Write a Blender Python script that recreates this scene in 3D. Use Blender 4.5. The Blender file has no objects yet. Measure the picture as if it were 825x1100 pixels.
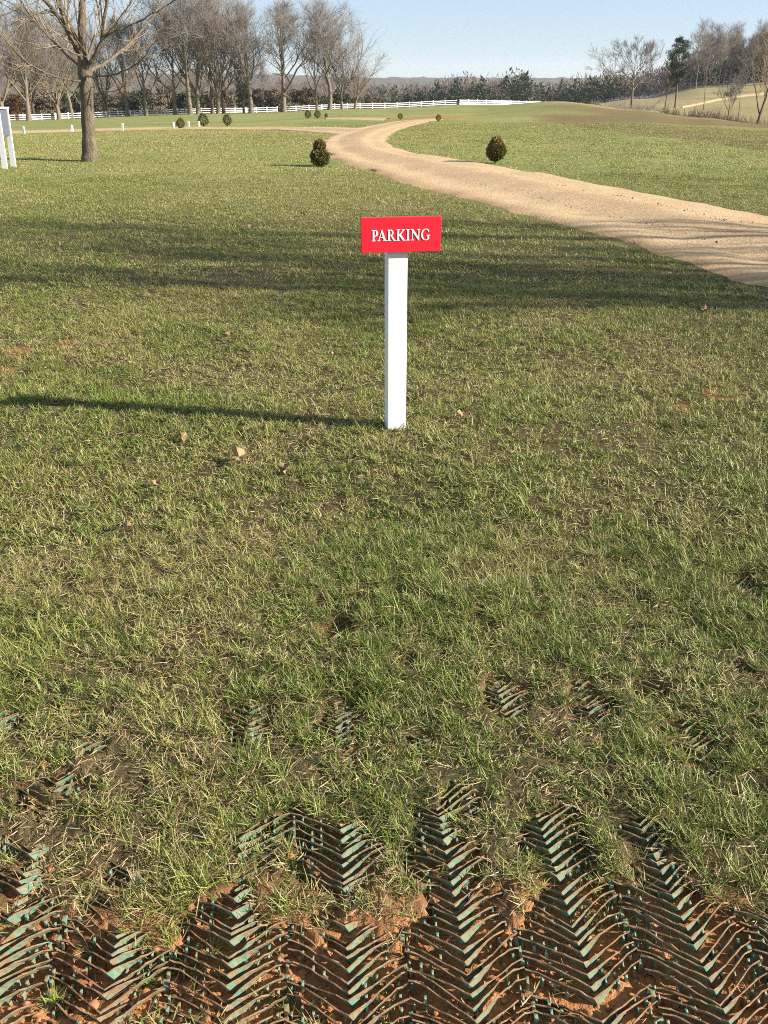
import bpy, math, random
import numpy as np
from mathutils import Vector, Matrix

SC = bpy.context.scene
COL = SC.collection
R = math.radians
RNG = np.random.default_rng(7)

# ------------------------------------------------------------------ camera
EYE = 1.6
PITCH = R(25.0)
F = 1008.0
CP, SP = math.cos(PITCH), math.sin(PITCH)
cam_d = bpy.data.cameras.new('camera')
cam = bpy.data.objects.new('camera', cam_d)
COL.objects.link(cam)
cam.location = (0, 0, EYE)
cam.rotation_euler = (R(90) - PITCH, 0, 0)
cam_d.sensor_fit = 'VERTICAL'
cam_d.sensor_height = 36.0
cam_d.lens = 36.0 * F / 1100.0
cam_d.clip_end = 9000
cam_d.clip_start = 0.05
SC.camera = cam


def ray(u, v):
    a, b = (u - 412.5) / F, (550 - v) / F
    return np.array([a, CP + b * SP, -SP + b * CP])


def azim(u, v=100):
    d = ray(u, v)
    return math.atan2(d[0], d[1])


def flat(u, v):
    d = ray(u, v)
    t = EYE / -d[2]
    return d[0] * t, d[1] * t


# ------------------------------------------------------------------ noise
def vnoise(x, y, seed=0):
    x = np.asarray(x, float); y = np.asarray(y, float)
    xi = np.floor(x).astype(np.int64); yi = np.floor(y).astype(np.int64)
    fx = x - xi; fy = y - yi
    fx = fx * fx * (3 - 2 * fx); fy = fy * fy * (3 - 2 * fy)

    def h(i, j):
        n = (i * 374761393 + j * 668265263 + seed * 974711) & 0xFFFFFFFF
        n = ((n ^ (n >> 13)) * 1274126177) & 0xFFFFFFFF
        n = n ^ (n >> 16)
        return (n & 0xFFFFFF) / float(0xFFFFFF)
    return (h(xi, yi) * (1 - fx) + h(xi + 1, yi) * fx) * (1 - fy) + (h(xi, yi + 1) * (1 - fx) + h(xi + 1, yi + 1) * fx) * fy


def fbm(x, y, seed=0, octs=4):
    s = 0; a = .5; t = 0
    for o in range(octs):
        s = s + a * vnoise(x * 2 ** o, y * 2 ** o, seed + o * 17); t += a; a *= .5
    return s / t


def sstep(a, b, x):
    t = np.clip((x - a) / (b - a), 0, 1)
    return t * t * (3 - 2 * t)


# ------------------------------------------------------------------ terrain
# lie of the land along sight directions: column -> (distance, height)
PROF = {
    -400: [(0, 0), (25, 0), (45, -.6), (200, -5.5), (260, -7), (600, -20), (1500, -30), (2300, 0), (2800, 4), (4500, -30)],
    0:    [(0, 0), (25, 0), (45, -.65), (110, -3.2), (200, -6.0), (260, -7.5), (600, -22), (1500, -30), (2300, 0), (2800, 6), (4500, -30)],
    250:  [(0, 0), (25, 0), (43, -.48), (80, -1.6), (200, -5.2), (260, -7), (600, -22), (1500, -32), (2300, -4), (2800, 3), (4500, -30)],
    400:  [(0, 0), (25, 0), (63, -.86), (80, -1.3), (120, -2.4), (200, -4.35), (230, -5.6), (450, -12), (1500, -34), (2300, -10), (2900, -9), (4500, -40)],
    500:  [(0, 0), (25, 0), (55, -.55), (80, -1.15), (120, -1.9), (170, -2.95), (200, -3.75), (230, -4.8), (450, -11.5), (1500, -34), (2300, -12), (2900, -9), (4500, -40)],
    600:  [(0, 0), (22, 0), (50, -.42), (70, -.55), (100, -.75), (125, -1.3), (200, -4.0), (260, -6), (450, -12), (1500, -34), (2300, -12), (2900, -8), (4500, -40)],
    690:  [(0, 0), (22, 0), (45, -.35), (70, -.7), (90, -1.15), (112, -2.3), (135, -2.2), (190, -2.7), (240, -3.6), (300, -4.6), (500, -9), (1500, -25), (2500, -9), (4500, -40)],
    760:  [(0, 0), (20, 0), (40, -.35), (60, -.75), (82, -1.3), (102, -3.4), (118, -3.5), (150, -2.9), (200, -2.2), (270, -1.6), (320, -1.4), (500, 0), (1500, -6), (4500, -40)],
    825:  [(0, 0), (20, 0), (40, -.4), (60, -.95), (74, -1.4), (94, -3.9), (108, -4.0), (135, -3.2), (170, -2.7), (220, -1.6), (280, -1.1), (340, 0), (500, 4), (1500, -4), (4500, -40)],
    1200: [(0, 0), (20, 0), (40, -.4), (60, -.95), (74, -1.4), (94, -3.5), (170, -2.6), (280, 0), (500, 12), (1500, 0), (4500, -40)],
}
LR = np.linspace(math.log(.25), math.log(4500), 620)
_az, _tab = [], []
for u in sorted(PROF):
    p = np.array(PROF[u], float)
    zz = np.interp(np.exp(LR), p[:, 0], p[:, 1])
    k = np.exp(-.5 * (np.arange(-12, 13) / 4.5) ** 2); k /= k.sum()
    zz = np.convolve(np.pad(zz, 12, mode='edge'), k, mode='valid')
    _az.append(azim(u)); _tab.append(zz)
_back = np.zeros_like(LR)
_az = np.array([-math.pi] + _az + [math.pi]); _tab = np.array([_back] + _tab + [_back])


def land(x, y):
    """large shape of the land"""
    x = np.asarray(x, float); y = np.asarray(y, float)
    r = np.hypot(x, y); az = np.arctan2(x, y)
    lf = np.clip((np.log(np.maximum(r, .26)) - LR[0]) / (LR[1] - LR[0]), 0, len(LR) - 1.001)
    li = lf.astype(int); lw = lf - li
    ai = np.clip(np.searchsorted(_az, az) - 1, 0, len(_az) - 2)
    aw = np.clip((az - _az[ai]) / (_az[ai + 1] - _az[ai]), 0, 1)
    aw = aw * aw * (3 - 2 * aw)
    g = lambda a: _tab[a, li] * (1 - lw) + _tab[a, li + 1] * lw
    return g(ai) * (1 - aw) + g(ai + 1) * aw


def at(u, v, rmin=2, rmax=1200):
    """where the sight line through a pixel of the photograph first meets the land"""
    d = ray(u, v)
    hl = math.hypot(d[0], d[1])
    rs = np.exp(np.linspace(math.log(rmin), math.log(rmax), 4000))
    x, y = d[0] / hl * rs, d[1] / hl * rs
    below = EYE + d[2] / hl * rs - land(x, y) < 0
    i = int(np.argmax(below)) if below.any() else len(rs) - 1
    return float(x[i]), float(y[i])


def by(u, r):
    """a place on the land at distance r in the direction of column u"""
    a = azim(u)
    return r * math.sin(a), r * math.cos(a)


# ---- where the reinforcement mat lies bare: patches (x, y, half-width, half-length) on the lawn
MAT_ROT = R(4.4)          # the mat's ribs run away from the viewer, a little to the left
PATCH_PX = [(20, 1050, 52, 70), (115, 1060, 72, 62), (245, 1068, 58, 58), (255, 965, 24, 17), (375, 1050, 52, 92), (365, 917, 46, 34),
            (368, 782, 30, 36), (362, 682, 18, 15), (268, 775, 30, 26), (495, 1008, 68, 96), (482, 915, 40, 26), (600, 905, 42, 50),
            (628, 995, 60, 62), (655, 1052, 58, 40), (546, 745, 25, 18), (640, 755, 28, 27), (700, 930, 26, 16), (742, 985, 36, 34),
            (772, 1038, 52, 36), (760, 787, 38, 30), (800, 628, 17, 12), (806, 718, 14, 11), (692, 740, 20, 12), (440, 710, 16, 9),
            (75, 838, 34, 13), (42, 876, 14, 9), (490, 858, 38, 20), (560, 1040, 40, 50), (430, 1050, 40, 40), (310, 1075, 40, 35),
            (180, 1080, 40, 30), (720, 1075, 50, 25), (5, 770, 12, 10), (455, 790, 14, 10), (95, 800, 16, 9), (330, 1030, 20, 20), (690, 890, 20, 12)]
PATCH = []
for (u, v, ru, rv) in PATCH_PX:
    x, y = flat(u, v)
    x2, _ = flat(u + ru, v)
    _, ya = flat(u, v - rv); _, yb = flat(u, v + rv)
    PATCH.append((x, (ya + yb) / 2, abs(x2 - x), (ya - yb) / 2))


MAT_AX = np.array([-math.sin(MAT_ROT), math.cos(MAT_ROT)]); MAT_SX = np.array([math.cos(MAT_ROT), math.sin(MAT_ROT)])
MAT_W, MAT_PITCH, MAT_RISE = .2345, .0248, .088
_mx, _my = flat(504, 1060)
MAT_ORG = np.array([_mx, _my]) - MAT_AX * float(np.dot([_mx, _my], MAT_AX))


def bare(x, y):
    """1 where the plastic ribs lie open, 0 under turf"""
    x = np.asarray(x, float); y = np.asarray(y, float)
    e = np.zeros(np.broadcast(x, y).shape)
    near = (y < 3.6) & (y > .5) & (np.abs(x) < 2.4)
    if not near.any():
        return e
    xs, ys = x[near], y[near]
    lat = ((xs - MAT_ORG[0]) * MAT_SX[0] + (ys - MAT_ORG[1]) * MAT_SX[1]) / MAT_W
    s_ = (xs - MAT_ORG[0]) * MAT_AX[0] + (ys - MAT_ORG[1]) * MAT_AX[1]
    q = np.abs(lat - np.round(lat)) * 2
    row = (s_ - MAT_RISE * q) / MAT_PITCH                      # which rib this place lies on
    j1 = fbm(xs * 16, ys * 16, 5, 4) - .5
    j2 = vnoise(row * .8, lat * 1.7 + 40, 8) - .5
    far = sstep(1.35, 1.75, ys)
    m = np.zeros_like(xs)
    for (px, py, rx, ry) in PATCH:
        big = 1.0 if ry > .085 else 0.0
        d = np.sqrt(((xs - px) / rx) ** 2 + ((ys - py) / ry) ** 2)
        m = np.maximum(m, (1.16 - .82 * d) if py < 1.5 else (1.30 - .80 * d))
    m = m + j1 * (.95 + .5 * far) + j2 * (.30 + .35 * far) - .42 * q * q * far
    # the worn strip along the near edge, and tongues of it running up between the tufts
    strip = sstep(1.42, 1.17, ys + (fbm(xs * 4.2, ys * 4.2, 6, 3) - .5) * .85 - .10 * sstep(.02, .3, xs) * sstep(.95, .75, xs)) * 1.25 + j1 * .8 * sstep(1.6, 1.3, ys) - .25 * q * far
    tongue = (.62 * sstep(2.3, 1.5, ys) - .55 * q + (fbm(xs * 4.5 + 9, ys * 2.2, 12, 3) - .47) * 2.2 + j2 * .8) * .9 - 1.5 * sstep(2.2, 2.7, ys) - .25 * sstep(-.02, -.3, xs)
    m = np.maximum(np.maximum(m, strip), tongue)
    e[near] = sstep(.22, .72, m)
    return e


def soilfill(x, y):
    """how far loose earth has filled the mat: more at the near edge"""
    return np.clip(sstep(1.36, 1.12, y) * (.24 + .70 * sstep(.14, -.3, x)) + (fbm(x * 9, y * 9, 31, 3) - .47) * 1.1 * sstep(2.8, 1.2, y) + .08, 0, 1)


RED_PX = [(18, 378, 16, 5), (70, 372, 16, 5), (72, 395, 12, 6), (12, 396, 9, 4), (70, 408, 8, 4), (775, 428, 20, 8), (150, 352, 7, 3), (740, 440, 14, 6),
          (620, 520, 9, 4), (180, 640, 12, 6)]
RED = []
for (u, v, ru, rv) in RED_PX:
    x, y = flat(u, v); x2, _ = flat(u + ru, v); _, ya = flat(u, v - rv); _, yb = flat(u, v + rv)
    RED.append((x, y, abs(x2 - x), (ya - yb) / 2))


def redsoil(x, y):
    """small worn spots of red earth in the lawn"""
    m = np.zeros(np.shape(x))
    n = fbm(x * 7, y * 7, 77, 3)
    for (px, py, rx, ry) in RED:
        d = np.sqrt(((x - px) / rx) ** 2 + ((y - py) / ry) ** 2)
        m = np.maximum(m, np.clip(1.5 - d, 0, 1) * sstep(.38, .6, n + .08))
    return m


def micro(x, y):
    x = np.asarray(x, float); y = np.asarray(y, float)
    r = np.hypot(x, y)
    z = (fbm(x * 1.1, y * 1.1, 3, 4) - .5) * .07 * sstep(60, 6, r)
    z = z + (fbm(x * 14, y * 14, 9, 3) - .5) * .022 * sstep(9, 3, r)
    e = bare(x, y)
    z = z * (1 - .75 * e)
    z = z - e * (.037 - .034 * soilfill(x, y)) * (1 - .35 * sstep(1.5, 1.9, y)) + (fbm(x * 60, y * 60, 13, 2) - .5) * .009 * sstep(3, 1.6, r)
    return z


def gz(x, y):
    return land(x, y) + micro(x, y)


# ------------------------------------------------------------------ object helpers
def obj(name, mesh, mats, parent=None, loc=(0, 0, 0)):
    if not isinstance(mats, (list, tuple)):
        mats = [mats]
    if len(mesh.materials) == 0:
        for m in mats:
            mesh.materials.append(m)
    o = bpy.data.objects.new(name, mesh)
    COL.objects.link(o)
    o.location = loc
    if parent is not None:
        o.parent = parent
    return o


def tag(o, label=None, cat=None, group=None, kind=None):
    if label: o['label'] = label
    if cat: o['category'] = cat
    if group: o['group'] = group
    if kind: o['kind'] = kind
    return o


def empty(name, label, cat, loc=(0, 0, 0), rz=0, group=None):
    o = bpy.data.objects.new(name, None)
    COL.objects.link(o)
    o.empty_display_size = .2
    o.location = loc
    o.rotation_euler = (0, 0, rz)
    return tag(o, label, cat, group)


def copy_thing(root, loc, rz=0, scale=1, label=None, group=None):
    c = root.copy(); COL.objects.link(c)
    c.location = loc; c.rotation_euler = (0, 0, rz)
    c.scale = scale if isinstance(scale, (tuple, list)) else (scale,) * 3
    if label: c['label'] = label
    if group: c['group'] = group
    for ch in list(root.children):
        k = ch.copy(); COL.objects.link(k); k.parent = c
        for g in list(ch.children):
            q = g.copy(); COL.objects.link(q); q.parent = k
    return c


def raw_mesh(name, verts, faces_idx, sizes, tint=None, mat_idx=None, smooth=False):
    """verts (n,3); faces as a flat loop array and the size of each face"""
    me = bpy.data.meshes.new(name)
    verts = np.ascontiguousarray(verts, dtype=np.float32)
    faces_idx = np.ascontiguousarray(faces_idx, dtype=np.int32)
    sizes = np.ascontiguousarray(sizes, dtype=np.int32)
    me.vertices.add(len(verts)); me.vertices.foreach_set('co', verts.ravel())
    me.loops.add(len(faces_idx)); me.loops.foreach_set('vertex_index', faces_idx)
    me.polygons.add(len(sizes))
    st = np.zeros(len(sizes), np.int32); st[1:] = np.cumsum(sizes)[:-1]
    me.polygons.foreach_set('loop_start', st)
    if mat_idx is not None:
        me.polygons.foreach_set('material_index', np.ascontiguousarray(mat_idx, dtype=np.int32))
    if tint is not None:
        a = me.attributes.new('tint', 'FLOAT_COLOR', 'POINT')
        c = np.ones((len(verts), 4), np.float32); c[:, :3] = tint
        a.data.foreach_set('color', c.ravel())
    me.update(calc_edges=True)
    if smooth:
        me.polygons.foreach_set('use_smooth', np.ones(len(sizes), bool))
    me.validate()
    return me


class MB:
    """collects shapes for one mesh"""
    def __init__(s):
        s.v, s.f, s.m = [], [], []

    def add(s, vs, fs, m=0):
        b = len(s.v)
        s.v += [tuple(p) for p in vs]
        for f in fs:
            s.f.append(tuple(i + b for i in f)); s.m.append(m)

    def box(s, x0, x1, y0, y1, z0, z1, m=0):
        s.add([(x0, y0, z0), (x1, y0, z0), (x1, y1, z0), (x0, y1, z0), (x0, y0, z1), (x1, y0, z1), (x1, y1, z1), (x0, y1, z1)],
              [(0, 3, 2, 1), (4, 5, 6, 7), (0, 1, 5, 4), (1, 2, 6, 5), (2, 3, 7, 6), (3, 0, 4, 7)], m)

    def bar(s, p, q, w, d, up=(0, 0, 1), m=0):
        p, q = Vector(p), Vector(q); a = (q - p).normalized()
        side = a.cross(Vector(up))
        side = side.normalized() if side.length > 1e-5 else Vector((1, 0, 0))
        n = side.cross(a).normalized()
        c = [p + side * (i * w / 2) + n * (j * d / 2) for i, j in ((-1, -1), (1, -1), (1, 1), (-1, 1))]
        c2 = [x + (q - p) for x in c]
        s.add(c + c2, [(0, 1, 2, 3), (7, 6, 5, 4), (0, 4, 5, 1), (1, 5, 6, 2), (2, 6, 7, 3), (3, 7, 4, 0)], m)

    def mesh(s, name, bevel=0, smooth=False):
        me = bpy.data.meshes.new(name)
        me.from_pydata(s.v, [], s.f)
        me.polygons.foreach_set('material_index', np.array(s.m, np.int32))
        me.update()
        import bmesh
        bm = bmesh.new(); bm.from_mesh(me)
        bmesh.ops.recalc_face_normals(bm, faces=bm.faces)
        if bevel:
            bmesh.ops.bevel(bm, geom=bm.edges[:], offset=bevel, segments=2, affect='EDGES', profile=.5)
        bm.to_mesh(me); bm.free()
        if smooth:
            me.polygons.foreach_set('use_smooth', np.ones(len(me.polygons), bool))
        return me


# ------------------------------------------------------------------ materials
def new_mat(name):
    m = bpy.data.materials.new(name); m.use_nodes = True
    nt = m.node_tree
    for n in list(nt.nodes): nt.nodes.remove(n)
    out = nt.nodes.new('ShaderNodeOutputMaterial')
    b = nt.nodes.new('ShaderNodeBsdfPrincipled')
    nt.links.new(b.outputs[0], out.inputs[0])
    return m, nt, b, out


def N(nt, kind, **kw):
    n = nt.nodes.new(kind)
    for k, v in kw.items():
        setattr(n, k, v)
    return n


def noise(nt, vec, scale, detail=4, rough=.55, dist=0):
    n = N(nt, 'ShaderNodeTexNoise')
    n.inputs['Scale'].default_value = scale; n.inputs['Detail'].default_value = detail
    n.inputs['Roughness'].default_value = rough; n.inputs['Distortion'].default_value = dist
    if vec is not None: nt.links.new(vec, n.inputs['Vector'])
    return n.outputs['Fac']


def ramp(nt, fac, stops):
    n = N(nt, 'ShaderNodeValToRGB')
    e = n.color_ramp.elements
    while len(e) < len(stops): e.new(.5)
    for i, (p, c) in enumerate(stops):
        e[i].position = p
        e[i].color = (c, c, c, 1) if isinstance(c, (int, float)) else (*c, 1)
    nt.links.new(fac, n.inputs[0])
    return n.outputs[0]


def mix(nt, fac, a, b, mode='MIX'):
    n = N(nt, 'ShaderNodeMix', data_type='RGBA', blend_type=mode)
    for s, v in ((0, fac), (6, a), (7, b)):
        if isinstance(v, (int, float)): n.inputs[s].default_value = v
        elif isinstance(v, tuple): n.inputs[s].default_value = (*v, 1)
        else: nt.links.new(v, n.inputs[s])
    return n.outputs[2]


def bump(nt, b, h, strength, dist):
    n = N(nt, 'ShaderNodeBump')
    n.inputs['Strength'].default_value = strength; n.inputs['Distance'].default_value = dist
    nt.links.new(h, n.inputs['Height']); nt.links.new(n.outputs[0], b.inputs['Normal'])


def attr(nt, name):
    return N(nt, 'ShaderNodeAttribute', attribute_name=name)


def pos(nt):
    return N(nt, 'ShaderNodeNewGeometry').outputs['Position']


def tint_mat(name, rough=.6, trans=.3, spec=.3, vary=None):
    """leaf-like material: colour from the mesh's own tint"""
    m, nt, b, out = new_mat(name)
    a = attr(nt, 'tint').outputs['Color']
    if vary:
        a = mix(nt, ramp(nt, noise(nt, pos(nt), vary[0], 3), [(.3, 0.), (.7, 1.)]), a, mix(nt, 1.0, a, vary[1], 'MULTIPLY'))
    nt.links.new(a, b.inputs['Base Color'])
    b.inputs['Roughness'].default_value = rough
    b.inputs['Specular IOR Level'].default_value = spec
    if trans:
        t = N(nt, 'ShaderNodeBsdfTranslucent'); nt.links.new(a, t.inputs[0])
        s = N(nt, 'ShaderNodeMixShader'); s.inputs[0].default_value = trans
        nt.links.new(b.outputs[0], s.inputs[1]); nt.links.new(t.outputs[0], s.inputs[2]); nt.links.new(s.outputs[0], out.inputs[0])
    return m


def noisy(name, c1, c2, scale, rough=.8, bscale=None, bstr=.3, bdist=.01, spec=.3, coords='Object', stretch=None):
    m, nt, b, out = new_mat(name)
    tc = N(nt, 'ShaderNodeTexCoord').outputs[coords]
    if stretch:
        mp = N(nt, 'ShaderNodeMapping'); mp.inputs['Scale'].default_value = stretch
        nt.links.new(tc, mp.inputs[0]); tc = mp.outputs[0]
    f = noise(nt, tc, scale, 5, .6)
    nt.links.new(mix(nt, ramp(nt, f, [(.3, 0.), (.7, 1.)]), c1, c2), b.inputs['Base Color'])
    b.inputs['Roughness'].default_value = rough; b.inputs['Specular IOR Level'].default_value = spec
    if bscale: bump(nt, b, noise(nt, tc, bscale, 5, .65), bstr, bdist)
    return m


M = {}
M['white'] = noisy('white_paint', (.80, .80, .79), (.74, .74, .72), 14, .5, 60, .12, .003, .4)
M['fence_white'] = noisy('weathered_white_paint', (.80, .79, .78), (.66, .65, .64), 2, .6)
M['red'] = noisy('red_sign_paint', (.72, .012, .030), (.68, .010, .026), 20, .42, 90, .05, .001, .4)
M['bark'] = noisy('grey_bark', (.23, .185, .135), (.12, .092, .065), 9, .9, 30, .9, .03, .2, stretch=(1, 1, .25))
M['maple_bark'] = noisy('pale_furrowed_bark', (.215, .17, .12), (.085, .066, .048), 16, .85, 38, 1.0, .05, .2, stretch=(1, 1, .35))
M['twig'] = noisy('twig_bark', (.26, .218, .188), (.175, .145, .126), .6, .85)
M['pale_twig'] = noisy('pale_twig_bark', (.32, .245, .165), (.17, .125, .088), 3, .7)
M['far_twig'] = noisy('far_twig_bark', (.17, .135, .115), (.11, .09, .08), .5, .9)
M['leaf'] = tint_mat('foliage', .6, .15, .25)
M['grass'] = tint_mat('grass_blade', .5, .17, .35)
M['dead_leaf'] = noisy('dead_leaf', (.34, .215, .11), (.20, .12, .06), 40, .7)
M['clod'] = noisy('earth_clod', (.40, .185, .082), (.25, .108, .048), 30, .95, 120, .6, .004, .1, 'Object')

# green plastic, dusty
m, nt, b, out = new_mat('teal_plastic'); M['teal'] = m
p = pos(nt)
c = mix(nt, ramp(nt, noise(nt, p, 45, 5, .6), [(.35, 0.), (.62, 1.)]), (.055, .200, .140), (.16, .215, .145))
c = mix(nt, ramp(nt, noise(nt, p, 120, 3), [(.50, 0.), (.66, 1.)]), c, (.25, .130, .066))
sx = N(nt, 'ShaderNodeSeparateXYZ'); nt.links.new(p, sx.inputs[0])
mr = N(nt, 'ShaderNodeMapRange'); nt.links.new(sx.outputs[1], mr.inputs[0]); mr.inputs[1].default_value = 1.5; mr.inputs[2].default_value = 1.1; mr.inputs[3].default_value = .0; mr.inputs[4].default_value = .13
mx = N(nt, 'ShaderNodeMapRange'); nt.links.new(sx.outputs[0], mx.inputs[0]); mx.inputs[1].default_value = .25; mx.inputs[2].default_value = -.45; mx.inputs[3].default_value = .25; mx.inputs[4].default_value = 1.0
mm = N(nt, 'ShaderNodeMath', operation='MULTIPLY_ADD'); nt.links.new(mr.outputs[0], mm.inputs[0]); nt.links.new(mx.outputs[0], mm.inputs[1]); nt.links.new(noise(nt, p, 30, 5, .7), mm.inputs[2])
c = mix(nt, ramp(nt, mm.outputs[0], [(.52, 0.), (.68, .9)]), c, (.22, .115, .058))      # mud that has washed over the plastic
nt.links.new(c, b.inputs['Base Color']); b.inputs['Roughness'].default_value = .5
m, nt, b, out = new_mat('earth_caked_edge'); M['caked'] = m
p = pos(nt)
c = mix(nt, ramp(nt, noise(nt, p, 60, 5, .7), [(.3, 0.), (.7, 1.)]), (.27, .150, .082), (.155, .078, .040))
c = mix(nt, ramp(nt, noise(nt, p, 38, 3), [(.62, 0.), (.74, 1.)]), c, (.10, .24, .17))
nt.links.new(c, b.inputs['Base Color']); b.inputs['Roughness'].default_value = .9
bump(nt, b, noise(nt, p, 260, 3), .5, .003)

# ground: lawn, worn earth, dry grass, far field, leaf litter under the woods
m, nt, b, out = new_mat('ground_cover'); M['ground'] = m
p = pos(nt)
mp = N(nt, 'ShaderNodeMapping'); mp.inputs['Scale'].default_value = (1, 1, .0); nt.links.new(p, mp.inputs[0]); p = mp.outputs[0]
big = noise(nt, p, .11, 4, .6, .4); mid = noise(nt, p, .9, 5, .65); fine = noise(nt, p, 9, 5, .7); grit = noise(nt, p, 70, 4, .7)
green = mix(nt, ramp(nt, mid, [(.33, 0.), (.68, 1.)]), (.130, .165, .040), (.195, .212, .060))
straw = mix(nt, fine, (.36, .30, .14), (.25, .205, .09))
f = N(nt, 'ShaderNodeMath', operation='ADD'); nt.links.new(big, f.inputs[0]); nt.links.new(fine, f.inputs[1])
hf = N(nt, 'ShaderNodeMath', operation='MULTIPLY'); nt.links.new(f.outputs[0], hf.inputs[0]); hf.inputs[1].default_value = .5
lawn = mix(nt, ramp(nt, hf.outputs[0], [(.43, 0.), (.62, .85)]), green, straw)
thatch = mix(nt, ramp(nt, fine, [(.3, 0.), (.7, 1.)]), (.060, .044, .023), (.125, .090, .046))
thatch = mix(nt, ramp(nt, mid, [(.4, 0.), (.6, .7)]), thatch, (.038, .046, .017))
earth = mix(nt, ramp(nt, grit, [(.3, 0.), (.7, 1.)]), (.42, .190, .082), (.27, .110, .045))
dryg = mix(nt, ramp(nt, mid, [(.3, 0.), (.7, 1.)]), (.180, .125, .060), (.125, .098, .042))
field = mix(nt, ramp(nt, noise(nt, p, .05, 5, .65), [(.35, 0.), (.65, 1.)]), (.275, .228, .110), (.205, .165, .078))
wood = mix(nt, ramp(nt, noise(nt, p, .045, 6, .75), [(.3, 0.), (.7, 1.)]), (.125, .098, .076), (.075, .068, .05))
msk = N(nt, 'ShaderNodeSeparateColor'); nt.links.new(attr(nt, 'tint').outputs['Color'], msk.inputs[0])   # r thatch, g dry, b field
msk2 = N(nt, 'ShaderNodeSeparateColor'); nt.links.new(attr(nt, 'tint_b').outputs['Color'], msk2.inputs[0])  # r earth, g wood
c = mix(nt, msk.outputs[0], lawn, thatch)
c = mix(nt, msk.outputs[1], c, dryg)
c = mix(nt, msk.outputs[2], c, field)
c = mix(nt, msk2.outputs[1], c, wood)
c = mix(nt, msk2.outputs[0], c, earth)
nt.links.new(c, b.inputs['Base Color']); b.inputs['Roughness'].default_value = .95; b.inputs['Specular IOR Level'].default_value = .12
hh = N(nt, 'ShaderNodeMath', operation='ADD'); nt.links.new(fine, hh.inputs[0]); nt.links.new(grit, hh.inputs[1])
bump(nt, b, hh.outputs[0], .55, .03)

# road
m, nt, b, out = new_mat('gravel'); M['gravel'] = m
p = pos(nt)
big = noise(nt, p, .7, 5, .6, .3); fine = noise(nt, p, 26, 4, .75); mid = noise(nt, p, 5, 5, .7)
c = mix(nt, ramp(nt, big, [(.33, 0.), (.66, 1.)]), (.53, .38, .22), (.45, .31, .175))
c = mix(nt, ramp(nt, mid, [(.35, .0), (.75, .55)]), c, (.57, .43, .28))
edge = attr(nt, 'tint').outputs['Color']
sep = N(nt, 'ShaderNodeSeparateColor'); nt.links.new(edge, sep.inputs[0])
sp = N(nt, 'ShaderNodeMath', operation='MULTIPLY_ADD'); nt.links.new(sep.outputs[1], sp.inputs[0]); sp.inputs[1].default_value = .14; nt.links.new(fine, sp.inputs[2])
sp2 = N(nt, 'ShaderNodeMath', operation='MULTIPLY_ADD'); nt.links.new(noise(nt, p, 1.6, 4, .6), sp2.inputs[0]); sp2.inputs[1].default_value = .22; nt.links.new(sp.outputs[0], sp2.inputs[2])
c = mix(nt, ramp(nt, sp2.outputs[0], [(.58, 0.), (.80, .85)]), c, (.30, .205, .125))
c = mix(nt, sep.outputs[0], c, mix(nt, mid, (.40, .26, .14), (.30, .195, .11)))
nt.links.new(c, b.inputs['Base Color']); b.inputs['Roughness'].default_value = .95; b.inputs['Specular IOR Level'].default_value = .1
bump(nt, b, fine, .6, .03)

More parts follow.
